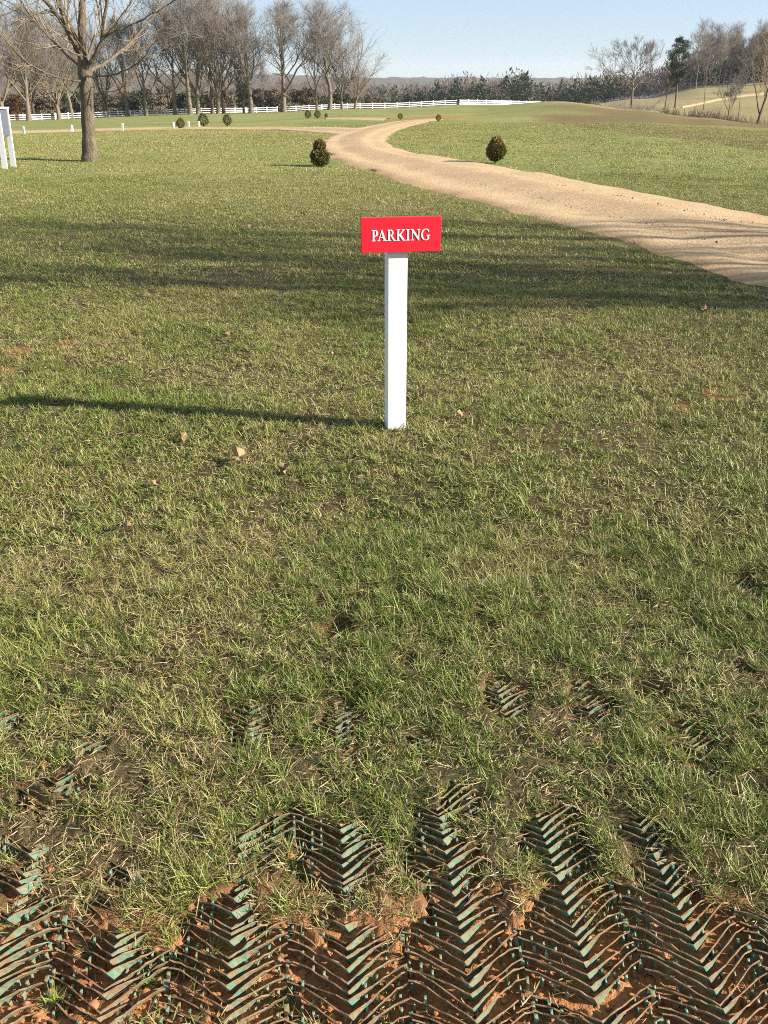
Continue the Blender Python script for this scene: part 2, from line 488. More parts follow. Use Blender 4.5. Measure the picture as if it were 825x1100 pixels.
# ------------------------------------------------------------------ ground sheet
def build_ground():
    fine = np.linspace(-30, 30, 430)
    mids = np.concatenate([np.linspace(-60, -30, 40)[:-1], fine, np.linspace(30, 60, 40)[1:]])
    az = np.radians(np.concatenate([np.arange(-180, -60, 4), mids, np.arange(64, 180, 4)]))
    rr = np.concatenate([np.linspace(.35, 3.4, 300), np.exp(np.linspace(math.log(3.42), math.log(4400), 430))])
    A, RR = np.meshgrid(az, rr)
    X, Y = RR * np.sin(A), RR * np.cos(A)
    x, y = X.ravel(), Y.ravel()
    z = gz(x, y)
    r = RR.ravel()
    # bumpy tree-covered far hills
    z = z + sstep(900, 1600, r) * (fbm(x / 90, y / 90, 41, 4) - .5) * 16 + sstep(700, 1500, r) * (fbm(x / 14, y / 14, 51, 3) - .3) * 7
    na, nr = len(az), len(rr)
    ctr = len(x)
    verts = np.column_stack([np.append(x, 0), np.append(y, 0), np.append(z, 0)])
    i, j = np.meshgrid(np.arange(nr - 1), np.arange(na), indexing='ij')
    j2 = (j + 1) % na
    q = np.stack([i * na + j, (i + 1) * na + j, (i + 1) * na + j2, i * na + j2], -1).reshape(-1, 4)[:, ::-1]
    jj = np.arange(na)
    tri = np.stack([np.full(na, ctr), (jj + 1) % na, jj], -1)[:, ::-1]
    idx = np.concatenate([q.ravel(), tri.ravel()])
    sizes = np.concatenate([np.full(len(q), 4), np.full(na, 3)])
    u = 412.5 + np.tan(np.clip(A.ravel(), -1.2, 1.2)) * F * 1.09      # direction, as a column of the photograph
    front = np.cos(A.ravel()) > .3
    wob = (fbm(x / 6, y / 6, 61, 4) - .5)
    thatch = sstep(22, 6, r)
    lo = np.interp(u, [520, 580, 640, 690, 760, 825, 1000], [72, 50, 38, 35, 31, 28, 26]); hi = np.interp(u, [520, 580, 640, 690, 760, 825, 1000], [74, 84, 96, 90, 82, 74, 72])
    lr = lo * (1 + wob * .22)
    dry = sstep(lr * .96, lr * 1.05, r) * sstep(hi * 1.1, hi * .9, r) * sstep(540, 610, u) * front * (.35 + .65 * sstep(.3, .6, fbm(x / 9, y / 9, 71, 4)))
    dry = np.maximum(dry, .8 * front * sstep(.5, .62, fbm(x / 14, y / 5, 72, 4)) * sstep(560, 600, u) * sstep(86, 92, r) * sstep(104, 98, r))
    fld = front * sstep(560, 600, u) * sstep(hi * .98, hi * 1.1, r) * sstep(380, 330, r)
    wd = np.maximum(sstep(205, 240, r) * sstep(600, 560, u), sstep(300, 345, r))
    wd = np.where(front, wd, sstep(120, 200, r))
    e = np.zeros_like(r); nr_ = r < 40
    e[nr_] = np.maximum(bare(x[nr_], y[nr_]) * (1 - .72 * sstep(1.4, 1.75, y[nr_])), redsoil(x[nr_], y[nr_]) * .8)
    e = np.maximum(e, sstep(1.65, 1.3, y) * (r < 4) * sstep(.3, .6, fbm(x * 6, y * 6, 15, 3) + .14))
    # red bank beside the road where it turns out of sight
    for (uu, vv, rx, ry) in ((458, 128, 5.5, 1.6), (470, 126, 4.0, 1.6)):
        px, py = at(uu, vv)
        d = np.sqrt(((x - px) / (rx * .55)) ** 2 + ((y - py) / (ry * 1.6)) ** 2) + wob
        e = np.maximum(e, np.clip(1.3 - d, 0, 1) * .8)
    t = np.column_stack([thatch, dry, fld]); t = np.vstack([t, [1, 0, 0]])
    me = raw_mesh('ground', verts, idx, sizes, t, smooth=True)
    a = me.attributes.new('tint_b', 'FLOAT_COLOR', 'POINT')
    c = np.ones((len(verts), 4), np.float32); c[:-1, 0] = e; c[:-1, 1] = wd; c[-1, :2] = 0; c[:, 2] = 0
    a.data.foreach_set('color', c.ravel())
    return tag(obj('ground', me, M['ground']), kind='structure')


build_ground()


# ------------------------------------------------------------------ roads: ribbons laid on the land
ROADS = []


def inside_road(x, y, grow=0.0):
    """signed-ish test: True where a drive lies"""
    m = np.zeros(np.shape(x), bool)
    for (L, Rr) in ROADS:
        poly = np.vstack([L, Rr[::-1]])
        if grow:
            c = (L + Rr) / 2
            w = np.linalg.norm(L - c, axis=1, keepdims=True)
            s = 1 + grow / np.maximum(w, .2)
            poly = np.vstack([c + (L - c) * s, (c + (Rr - c) * s)[::-1]])
        x0, y0 = poly.min(0); x1, y1 = poly.max(0)
        sel = (x > x0) & (x < x1) & (y > y0) & (y < y1)
        if not sel.any(): continue
        xs, ys = x[sel], y[sel]
        ins = np.zeros(len(xs), bool)
        n = len(poly)
        for k in range(n):
            ax, ay = poly[k]; bx, by_ = poly[(k + 1) % n]
            if ay == by_: continue
            c = ((ay > ys) != (by_ > ys)) & (xs < (bx - ax) * (ys - ay) / (by_ - ay) + ax)
            ins ^= c
        m[sel] |= ins
    return m


def smooth_line(pts, n):
    p = np.array(pts, float)
    d = np.concatenate([[0], np.cumsum(np.linalg.norm(np.diff(p, axis=0), axis=1))])
    t = np.linspace(0, d[-1], n)
    q = np.column_stack([np.interp(t, d, p[:, 0]), np.interp(t, d, p[:, 1])])
    k = np.exp(-.5 * (np.arange(-20, 21) / 7.) ** 2); k /= k.sum()
    for c in range(2):
        e0 = 2 * q[0, c] - q[20:0:-1, c]; e1 = 2 * q[-1, c] - q[-2:-22:-1, c]
        q[:, c] = np.convolve(np.concatenate([e0, q[:, c], e1]), k, mode='valid')
    return q


def road(name, left, right, n=260, nc=16, lift=.012, ragged=.10, keep=True):
    L = smooth_line(left, n); Rr = smooth_line(right, n)

    if keep: ROADS.append((L[::max(1, n // 260)], Rr[::max(1, n // 260)]))
    c = (L + Rr) / 2; w = np.linalg.norm(L - Rr, axis=1)
    vs, tint = [], []
    for k in range(nc + 1):
        t = k / nc
        q = L * (1 - t) + Rr * t
        if k in (0, nc):
            j = (fbm(q[:, 0] * 1.6, q[:, 1] * 1.6, 5 + k, 4) - .5) * 2 * ragged
            dirv = (q - c) / np.maximum(np.linalg.norm(q - c, axis=1, keepdims=True), 1e-6)
            q = q + dirv * j[:, None]
        crown = math.sin(math.pi * t) * .05 - .022 * (math.exp(-((t - .27) / .07) ** 2) + math.exp(-((t - .73) / .07) ** 2))
        z = gz(q[:, 0], q[:, 1]) + (lift + crown if 0 < k < nc else -.012)
        vs.append(np.column_stack([q, z]))
        e = max(0, 1 - min(t, 1 - t) * 7)
        tint.append(np.repeat([[e, math.exp(-((t - .5) / .17) ** 2), 0]], n, 0))
    v = np.concatenate(vs); tint = np.concatenate(tint)
    i, j = np.meshgrid(np.arange(nc), np.arange(n - 1), indexing='ij')
    q = np.stack([i * n + j, (i + 1) * n + j, (i + 1) * n + j + 1, i * n + j + 1], -1).reshape(-1, 4)
    me = raw_mesh(name, v, q.ravel(), np.full(len(q), 4), tint, smooth=True)
    return tag(obj(name, me, M['gravel']), kind='structure')


def P(*uv):
    return [at(u, v) for u, v in uv]


main_L = [(9.5, 4.3), (6.0, 5.8)] + P((830, 319), (760, 292), (690, 269), (620, 248), (540, 226), (470, 207), (420, 193.5), (384, 181.5), (354, 170), (341, 159), (345, 150), (362, 143.5), (388, 136.5), (420, 131), (446, 128.6), (470, 127.6))
main_R = [(11.5, 8.5)] + P((825, 233), (760, 220), (690, 206), (620, 193), (565, 183), (520, 175), (480, 169.5), (450, 165), (428, 160), (417, 154), (418, 147), (428, 140.5), (440, 136.5), (452, 133.4), (462, 131), (476, 129))
road('gravel_drive', main_L, main_R, n=900, ragged=.26)
road('side_path', P((385, 146), (372, 147), (345, 143.0), (300, 140), (240, 139), (180, 139.2), (110, 140.8), (20, 143.6), (-60, 146)),
     P((395, 138.5), (380, 137.4), (350, 136.8), (300, 136.4), (240, 136.6), (180, 137), (110, 138.4), (20, 140.6), (-60, 143)), ragged=.12)
road('far_path', P((412, 129.8), (380, 128.8), (350, 128.3)), P((420, 126.8), (380, 126.6), (350, 126.8)), n=80, nc=6, ragged=.2)
road('valley_road', [by(735, 152), by(752, 165), by(775, 185), by(800, 200), by(850, 215)], [by(735, 157), by(752, 173), by(775, 196), by(800, 212), by(850, 228)], n=90, nc=6, ragged=.3, lift=.1, keep=False)

# ------------------------------------------------------------------ reinforcement mat: herringbone ribs of green plastic
def build_mat():
    root = empty('ground_reinforcement_mat', 'green plastic herringbone grass protection mat lying bare in the muddy foreground', 'ground mat', (0, 0, 0))
    ax, sx, org = MAT_AX, MAT_SX, MAT_ORG
    W, PIT, RISE = MAT_W, MAT_PITCH, MAT_RISE
    rng = np.random.default_rng(3)
    q = np.linspace(-1, 1, 21)
    for k in range(-7, 8):
        mb = MB()
        for jrow in range(0, 98):
            s = .85 + jrow * PIT + rng.normal(0, .0015)
            ph = rng.uniform(0, 9); dz0 = rng.normal(0, .0022); tilt_ = rng.normal(0, .004); gone = rng.random() < .015
            if gone: continue
            cols = []
            for qi in q:
                a = abs(qi)
                fwd = RISE * (a - .10 * max(0, a - .8) * 5) + .005 * math.sin(3 * a + ph)
                lat = (k + qi * .5) * W
                p = org + sx * lat + ax * (s + fwd)
                cols.append(p)
            cols = np.array(cols)
            e = bare(cols[:, 0], cols[:, 1])
            if e.max() < .08: continue
            base = land(cols[:, 0], cols[:, 1])
            fill = soilfill(cols[:, 0], cols[:, 1])
            young = sstep(1.55, 1.9, cols[:, 1])
            rows = []
            for i, qi in enumerate(q):
                a = abs(qi)
                web = max(0, 1 - a / (.50 if qi > 0 else .16))
                h = .016 + (.008 if qi > 0 else .004) * web ** .8 * (1 - young[i])
                th = .0016 + .0013 * math.sin(ph + qi * 11) ** 2 + rng.uniform(0, .0012)
                zt = base[i] - .012 + .013 * e[i] - .008 * young[i] + rng.normal(0, .0013) + dz0 + tilt_ * qi + .003 * math.sin(qi * 4 + ph) - .008 * fill[i] * (a > .7)
                lean = -.009 + (.019 if qi > 0 else .005) * web * (1 - .55 * young[i])   # the web slopes out at its foot, the arms overhang
                px, py = cols[i]
                rows.append([(px + ax[0] * th / 2, py + ax[1] * th / 2, zt), (px - ax[0] * th / 2, py - ax[1] * th / 2, zt - .001),
                             (px - ax[0] * (th / 2 + lean), py - ax[1] * (th / 2 + lean), zt - h), (px - ax[0] * (lean - th / 2), py - ax[1] * (lean - th / 2), zt - h)])
            b = len(mb.v)
            used = False
            for r_ in rows: mb.v += r_
            for i in range(len(q) - 1):
                if max(e[i], e[i + 1]) < .08: continue
                o, n = b + 4 * i, b + 4 * (i + 1)
                mb.f.append((o, n, n + 1, o + 1)); mb.m.append(1)
                mb.f.append((o + 1, n + 1, n + 2, o + 2)); mb.m.append(0)
                mb.f.append((o + 2, n + 2, n + 3, o + 3)); mb.m.append(0)
                mb.f.append((o + 3, n + 3, n, o)); mb.m.append(0)
            # small upright pegs between the ribs
            for qp in (-.92, -.74, -.56, -.38, .30, .5, .68, .86, 1.0):
                if rng.random() < .42: continue
                lat = (k + qp * .5) * W
                c = org + sx * lat + ax * (s + RISE * abs(qp) - PIT * .42)
                ee = float(bare(np.array([c[0]]), np.array([c[1]]))[0])
                if ee < .35: continue
                zc = float(land(c[0], c[1])) - .003 - rng.uniform(0, .009)
                w = rng.uniform(.0018, .0034); l = rng.uniform(.003, .0065)
                if abs(qp) > .95: w, l = w * 1.8, l * 1.4
                mb.add([(c[0] - w, c[1] - l, zc - .024), (c[0] + w, c[1] - l, zc - .024), (c[0] + w, c[1] + l, zc - .024), (c[0] - w, c[1] + l, zc - .024),
                        (c[0] - w * .8, c[1] - l * .7, zc), (c[0] + w * .8, c[1] - l * .9, zc - .002), (c[0] + w * .7, c[1] + l, zc + .001), (c[0] - w, c[1] + l * .8, zc)],
                       [(4, 5, 6, 7), (0, 1, 5, 4), (1, 2, 6, 5), (2, 3, 7, 6), (3, 0, 4, 7)], 0)
        if mb.f:
            me = bpy.data.meshes.new('chevron_strip')
            me.from_pydata(mb.v, [], mb.f)
            me.materials.append(M['teal']); me.materials.append(M['caked'])
            me.polygons.foreach_set('material_index', np.array(mb.m, np.int32))
            me.update()
            obj('chevron_strip', me, [], root)
    return root


build_mat()


# ------------------------------------------------------------------ loose earth and stones
def lumps(name, pts, size, mat, kind='stuff', seed=1, flatz=.7, sink=.25):
    rng = np.random.default_rng(seed)
    base = np.array([[1, 0, 0], [-1, 0, 0], [0, 1, 0], [0, -1, 0], [0, 0, 1], [0, 0, -1]], float)
    # an octahedron with its edges split: 18 corners
    tri = [(0, 2, 4), (2, 1, 4), (1, 3, 4), (3, 0, 4), (2, 0, 5), (1, 2, 5), (3, 1, 5), (0, 3, 5)]
    vs = [tuple(v) for v in base]; cache = {}

    def midp(a, b):
        key = (min(a, b), max(a, b))
        if key not in cache:
            m_ = (np.array(vs[a]) + np.array(vs[b])) / 2; m_ = m_ / np.linalg.norm(m_)
            cache[key] = len(vs); vs.append(tuple(m_))
        return cache[key]
    fs = []
    for a, b, c in tri:
        ab, bc, ca = midp(a, b), midp(b, c), midp(c, a)
        fs += [(a, ab, ca), (ab, b, bc), (ca, bc, c), (ab, bc, ca)]
    V = np.array(vs); Fc = np.array(fs)
    n = len(pts)
    s = size[:, None, None] * rng.uniform(.6, 1.25, (n, 1, 3))
    v = V[None] * (1 + rng.normal(0, .17, (n, len(V), 1))) * s
    v[:, :, 2] *= flatz
    a = rng.uniform(0, 6.28, n); ca, sa = np.cos(a)[:, None], np.sin(a)[:, None]
    vx = v[:, :, 0] * ca - v[:, :, 1] * sa; vy = v[:, :, 0] * sa + v[:, :, 1] * ca
    v = np.stack([vx + pts[:, 0:1], vy + pts[:, 1:2], v[:, :, 2] + pts[:, 2:3] + (size * (flatz - sink * 2))[:, None] * .5], -1)
    idx = (Fc[None] + (np.arange(n) * len(V))[:, None, None]).reshape(-1)
    me = raw_mesh(name, v.reshape(-1, 3), idx, np.full(n * len(Fc), 3))
    return tag(obj(name, me, mat), kind=kind)


def sector(n, r0, r1, half, rng):
    """points spread evenly over the ground ahead"""
    r = np.sqrt(rng.uniform(r0 ** 2, r1 ** 2, n)); a = rng.uniform(-half, half, n)
    return r * np.sin(a), r * np.cos(a)


rng = np.random.default_rng(21)
x, y = sector(60000, .8, 3.0, R(36), rng)
w = np.clip(bare(x, y) * (.10 + .9 * soilfill(x, y)) + sstep(1.5, 1.15, y) * .55, 0, 1)
keep = rng.random(len(x)) < w * .42 * (1 + .8 * sstep(.1, -.5, x))
x, y = x[keep], y[keep]
sz = .0022 + .0095 * rng.random(len(x)) ** 4
tag(lumps('soil_clods', np.column_stack([x, y, gz(x, y)]), sz, M['clod'], seed=4), 'loose crumbs of red-brown earth between the plastic ribs', None)

x, y = sector(150000, 6, 26, R(34), rng)
ins = inside_road(x, y, -.95)
x, y = x[ins], y[ins]
# stones lie thickest along the middle of the drive
z = gz(x, y) + .042
keep = rng.random(len(x)) < .12 + .88 * sstep(.46, .62, fbm(x * .9, y * .9, 88, 3))
x, y, z = x[keep], y[keep], z[keep]
sz = .004 + .011 * rng.random(len(x)) ** 3
M['stone'] = noisy('road_stone', (.38, .28, .19), (.17, .12, .08), 3, .9, coords='Object')
tag(lumps('gravel', np.column_stack([x, y, z]), sz, M['stone'], seed=5), 'loose stones scattered along the drive')


# ------------------------------------------------------------------ grass
def blade_mesh(x, y, z, L, Wd, head, tilt, curl, colr, rng):
    """n grass blades, each a narrow bent strip"""
    n = len(x)
    ts = np.array([0, .38, .74, 1.0])
    ang = tilt[:, None] + curl[:, None] * ts[None]          # angle from upright along the blade
    seg = np.diff(ts)
    amid = (ang[:, 1:] + ang[:, :-1]) / 2
    hx = np.concatenate([np.zeros((n, 1)), np.cumsum(np.sin(amid) * seg, 1)], 1) * L[:, None]
    hz = np.concatenate([np.zeros((n, 1)), np.cumsum(np.cos(amid) * seg, 1)], 1) * L[:, None]
    hz = np.maximum(hz, .003)
    cx, cy = np.cos(head), np.sin(head)
    roll = rng.uniform(-.9, .9, n)
    wx, wy, wz = -cy * np.cos(roll), cx * np.cos(roll), np.sin(roll)
    prof = np.array([.8, 1.0, .7])
    vs = np.zeros((n, 7, 3), np.float32)
    for k in range(3):
        for s, c in ((-1, 0), (1, 1)):
            o = s * Wd * .5 * prof[k]
            vs[:, 2 * k + c, 0] = x + cx * hx[:, k] + wx * o
            vs[:, 2 * k + c, 1] = y + cy * hx[:, k] + wy * o
            vs[:, 2 * k + c, 2] = z + hz[:, k] + wz * o
    vs[:, 6, 0] = x + cx * hx[:, 3]; vs[:, 6, 1] = y + cy * hx[:, 3]; vs[:, 6, 2] = z + hz[:, 3]
    fi = np.array([0, 1, 3, 2, 2, 3, 5, 4, 4, 5, 6])
    idx = (fi[None] + (np.arange(n) * 7)[:, None]).ravel()
    sizes = np.tile([4, 4, 3], n)
    tint = np.repeat(colr[:, None, :], 7, 1)
    # tips a little drier than the foot: a look of the blade itself
    tint[:, 4:, :] = tint[:, 4:, :] * .8 + np.array([.21, .175, .075]) * .2
    return vs.reshape(-1, 3), idx, sizes, tint.reshape(-1, 3)


def lawn_band(name, r0, r1, tufts, per, Lr, Wr, half, seed, spread, label):
    rng = np.random.default_rng(seed)
    area = half * (r1 ** 2 - r0 ** 2)
    n = int(area * tufts)
    x, y = sector(n, r0, r1, half, rng)
    e = bare(x, y); rs = redsoil(x, y)
    edge = sstep(1.55, 1.18, y) * (fbm(x * 5, y * 5, 15, 3) + .25)
    clump = fbm(x * 2.6, y * 2.6, 19, 4)
    tuftin = sstep(.52, .62, fbm(x * 5.2 + 3, y * 5.2, 47, 3)) * sstep(.98, 1.2, y)      # tufts that have come up through the bare mat
    dens = (.70 + .30 * sstep(.32, .62, clump)) * (1 - (.95 - .50 * np.maximum(sstep(1.3, 1.75, y), tuftin * 1.15)) * e) * (1 - .55 * rs) * (1 - .92 * np.clip(edge - .5 * tuftin, 0, 1)) * (1 - .38 * sstep(2.6, 1.4, y)) * (1 - .26 * sstep(.56, .68, fbm(x * 1.7 + 5, y * 1.7, 43, 4)))
    keep = rng.random(n) < dens
    x, y, clump = x[keep], y[keep], clump[keep]
    ok = ~inside_road(x, y)
    x, y, clump = x[ok], y[ok], clump[ok]
    n = len(x)
    m = rng.integers(int(per * .5), int(per * 1.5) + 1, n)
    tid = np.repeat(np.arange(n), m)
    nb = len(tid)
    # each tuft has its own mood: green, olive or bleached, upright or flattened
    dryness = np.clip(.16 + .72 * fbm(x * .8, y * .8, 23, 3) + .55 * (fbm(x * 5, y * 5, 29, 3) - .5) + rng.normal(0, .16, n), 0, 1)
    dryness = np.clip(dryness + .5 * sstep(.54, .68, fbm(x * 1.7 + 5, y * 1.7, 43, 4)) + .26 * sstep(3.5, 9, np.hypot(x, y)) * sstep(.40, .6, fbm(x * .35, y * .35, 37, 3)), 0, 1)
    lean = rng.uniform(.35, 1.0, n)
    lush = (rng.uniform(.5, 1.15, n) + .55 * rng.random(n) ** 5) * (.55 + .85 * clump)
    mood = rng.uniform(.56, 1.25, n)
    lush = lush * (1 - .35 * e[keep][ok])
    bx = x[tid] + rng.normal(0, spread, nb); by_ = y[tid] + rng.normal(0, spread, nb)
    straw = rng.random(nb) < dryness[tid] * .60
    head = rng.uniform(0, 2 * math.pi, nb)
    tilt = np.where(straw, rng.uniform(.5, 1.5, nb), np.abs(rng.normal(.36, .28, nb)) + lean[tid] * .32)
    curl = np.where(straw, rng.uniform(-.4, .7, nb), rng.uniform(.0, 1.3, nb))
    tot = tilt + curl
    curl = np.where(tot > 1.75, 1.75 - tilt, curl)
    L = rng.uniform(*Lr, nb) * lush[tid] * np.where(straw, .95, 1.0)
    Wd = rng.uniform(*Wr, nb) * np.where(straw, .8, 1)
    g0 = np.array([.078, .152, .013]); g1 = np.array([.250, .270, .045]); s0 = np.array([.52, .42, .22]); s1 = np.array([.30, .205, .092])
    a = np.clip(rng.normal(.28, .25, nb) + .45 * dryness[tid], 0, 1)[:, None]; bq = rng.random(nb)[:, None]
    colr = np.where(straw[:, None], s0 * bq + s1 * (1 - bq), g0 * (1 - a) + g1 * a)
    colr = colr * rng.uniform(.85, 1.15, (nb, 1)) * np.where(straw, 1, mood[tid])[:, None]
    soft = float(np.clip((r0 - 2) / 14, 0, .8))            # far blades stand for many: nearer their common colour
    colr = colr * (1 - soft) + soft * (np.array([.178, .212, .046]) * (1 - dryness[tid][:, None] * .75) + np.array([.40, .335, .140]) * dryness[tid][:, None] * .75)
    bz = gz(bx, by_) - .002
    v, idx, sizes, tint = blade_mesh(bx, by_, bz, L, Wd, head, tilt, curl, colr, rng)
    me = raw_mesh(name, v, idx, sizes, tint)
    return tag(obj(name, me, M['grass']), label, None, kind='stuff')


lawn_band('grass', .9, 3.3, 1650, 27, (.022, .062), (.0013, .0027), R(33), 101, .0125, 'short tufted green and straw coloured lawn grass around the mat')
lawn_band('grass', 3.3, 8, 980, 21, (.020, .050), (.0021, .0040), R(31), 102, .017, 'mown lawn grass round the sign')
lawn_band('grass', 8, 18, 340, 11, (.022, .046), (.0036, .0070), R(30), 103, .03, 'mown lawn grass beside the drive')
lawn_band('grass', 18, 46, 74, 9, (.022, .042), (.008, .015), R(30), 104, .08, 'mown lawn grass further off')


def litter(n, r0, r1, half, Lr, Wr, seed):
    """dead stalks lying about on the soil"""
    rng = np.random.default_rng(seed)
    x, y = sector(n, r0, r1, half, rng)
    keep = (rng.random(n) < .35 + .65 * sstep(.4, .6, fbm(x * 4, y * 4, 91, 3))) & ~inside_road(x, y) & (rng.random(n) > .80 * bare(x, y)) & (rng.random(n) > .8 * redsoil(x, y))
    x, y = x[keep], y[keep]; n = len(x)
    q = rng.random((n, 1))
    colr = (np.array([.48, .37, .20]) * q + np.array([.20, .125, .06]) * (1 - q)) * rng.uniform(.8, 1.15, (n, 1))
    v, idx, sizes, tint = blade_mesh(x, y, gz(x, y) + rng.uniform(.002, .014, n), rng.uniform(*Lr, n), rng.uniform(*Wr, n), rng.uniform(0, 6.28, n), rng.normal(1.5, .14, n), rng.normal(0, .18, n), colr, rng)
    tag(obj('straw', raw_mesh('straw', v, idx, sizes, tint), M['grass']), 'dry dead stalks lying on the soil among the grass', None, kind='stuff')


litter(34000, .9, 3.3, R(33), (.012, .042), (.0012, .0026), 111)
litter(60000, 3.3, 8, R(31), (.014, .045), (.0016, .0032), 112)

# ------------------------------------------------------------------ dead leaves on the lawn
def leaf_mesh(seed):
    rng = np.random.default_rng(seed)
    n = 15
    vs = [(0, 0, .012)]
    for i in range(n):
        a = 2 * math.pi * i / n
        lob = .55 + .45 * abs(math.cos(2.5 * a)) ** .7
        rad = .034 * lob * rng.uniform(.85, 1.15)
        cup = rng.uniform(.0, .02) + .012 * math.cos(2 * a + seed)
        vs.append((rad * math.cos(a), rad * math.sin(a) * .85, .012 + cup))
    vs.append((-.062, .004, .004)); vs.append((-.062, .007, .004))
    fs = [(0, 1 + i, 1 + (i + 1) % n) for i in range(n)] + [(0, n + 1, n + 2)]
    me = bpy.data.meshes.new('fallen_leaf'); me.from_pydata(vs, [], fs); me.update()
    return me


LEAVES = [(258, 500, 1.15, 'curled tan leaf lying in the grass left of the sign post shadow end', None),
          (310, 511, 1.0, 'upright pale tan leaf on the lawn between post foot and larger curled leaf', None),
          (195, 476, .8, 'small red-brown leaf in the grass just below the post shadow', None),
          (170, 525, .7, 'little brown leaf on the lawn, lowest left of the tan leaves', None),
          (497, 455, .8, 'dark red-brown leaf on the grass right of the sign post foot', None),
          (755, 338, .9, 'pale cream leaf on the shaded grass near the drive', None),
          (333, 452, .7, 'small pale leaf beside the thin end of the post shadow near the post', None),
          (122, 243, 1.0, 'pale leaf on the lawn at the upper edge of the tree shade', None),
          (270, 246, 1.0, 'tan leaf at the top edge of the tree shade, left of the sign', None),
          (88, 283, 1.0, 'pale leaf in the shaded strip of lawn at the far left', None),
          (248, 365, .7, 'small orange-brown leaf on the sunny lawn left of the post', None),
          (138, 573, .7, 'little rust coloured leaf low on the left of the lawn', None),
          (775, 376, .7, 'orange-brown leaf on the lawn under the drive at the right', None),
          (325, 234, 1.0, 'tan leaf lying on the sunlit grass above the shade band', None),
          (360, 383, .6, 'tiny brown leaf beside the middle of the white post', None)]
lm = [leaf_mesh(s) for s in range(4)]
for i, (u, v, s, lab, g) in enumerate(LEAVES):
    x, y = at(u, v)
    o = obj('fallen_leaf', lm[i % 4], M['dead_leaf'], None, (x, y, float(gz(x, y)) + .022))
    s *= 1.12; o.scale = (s, s, s); o.rotation_euler = (RNG.uniform(-.5, .5), RNG.uniform(-.5, .5), RNG.uniform(0, 6.28))
    if 'upright' in lab: o.rotation_euler[0] = 1.2
    tag(o, lab, 'leaf', 'dead leaves on the lawn')


# ------------------------------------------------------------------ the sign
def arc(cx, cy, rx, ry, a0, a1, n=12):
    return [(cx + rx * math.cos(R(a0 + (a1 - a0) * i / n)), cy + ry * math.sin(R(a0 + (a1 - a0) * i / n))) for i in range(n + 1)]


S = .045   # serif thickness
GLYPH = {
    'P': (.60, [[(0, 0), (.36, 0), (.36, S), (.255, S + .02), (.255, .43)] + [(.31, .42)] + arc(.33, .71, .27, .29, -90, 90) + [(0, 1), (0, 1 - S), (.10, .935), (.10, .065), (0, S)],
                [(.255, .49)] + arc(.31, .715, .13, .225, -90, 90) + [(.255, .94)]]),
    'A': (.88, [[(-.02, 0), (.26, 0), (.26, S), (.165, .07), (.225, .29), (.525, .29), (.60, .07), (.51, S), (.51, 0), (.88, 0), (.88, S), (.79, .07), (.46, 1.0), (.40, 1.0), (.08, .07), (-.02, S)],
                [(.25, .36), (.50, .36), (.375, .74)]]),
    'R': (.80, [[(0, 0), (.36, 0), (.36, S), (.255, S + .02), (.255, .46), (.31, .46), (.58, 0), (.82, 0), (.82, S), (.73, .07), (.45, .48)] + arc(.34, .735, .24, .265, -62, 90) + [(0, 1), (0, 1 - S), (.10, .935), (.10, .065), (0, S)],
                [(.255, .52)] + arc(.31, .73, .125, .21, -90, 90) + [(.255, .94)]]),
    'K': (.86, [[(0, 0), (.36, 0), (.36, S), (.255, S + .02), (.255, .46), (.29, .46), (.60, 0), (.88, 0), (.88, S), (.78, .07), (.43, .56), (.70, .90), (.80, 1 - S), (.80, 1), (.50, 1), (.50, 1 - S), (.58, .92), (.30, .55), (.255, .55), (.255, .935),
                 (.36, 1 - S), (.36, 1), (0, 1), (0, 1 - S), (.10, .935), (.10, .065), (0, S)]]),
    'I': (.36, [[(0, 0), (.36, 0), (.36, S), (.258, .065), (.258, .935), (.36, 1 - S), (.36, 1), (0, 1), (0, 1 - S), (.102, .935), (.102, .065), (0, S)]]),
    'N': (.90, [[(0, 0), (.29, 0), (.29, S), (.185, .07), (.185, .76), (.72, -.02), (.80, -.02), (.80, .93), (.90, 1 - S), (.90, 1), (.61, 1), (.61, 1 - S), (.72, .93), (.72, .28), (.22, 1), (0, 1), (0, 1 - S), (.11, .93), (.11, .07), (0, S)]]),
    'G': (.86, [arc(.44, .5, .44, .52, 52, 180, 14) + arc(.44, .5, .44, .52, 180, 286, 12)[1:] + [(.70, .05), (.77, .10), (.77, .37), (.86, .42), (.86, .46), (.50, .46), (.50, .42), (.61, .37), (.61, .10)]
                + arc(.46, .5, .29, .46, 290, 180, 10) + arc(.46, .5, .29, .46, 180, 66, 12)[1:] + [(.70, .72), (.75, .72), (.75, .955)]]),
}


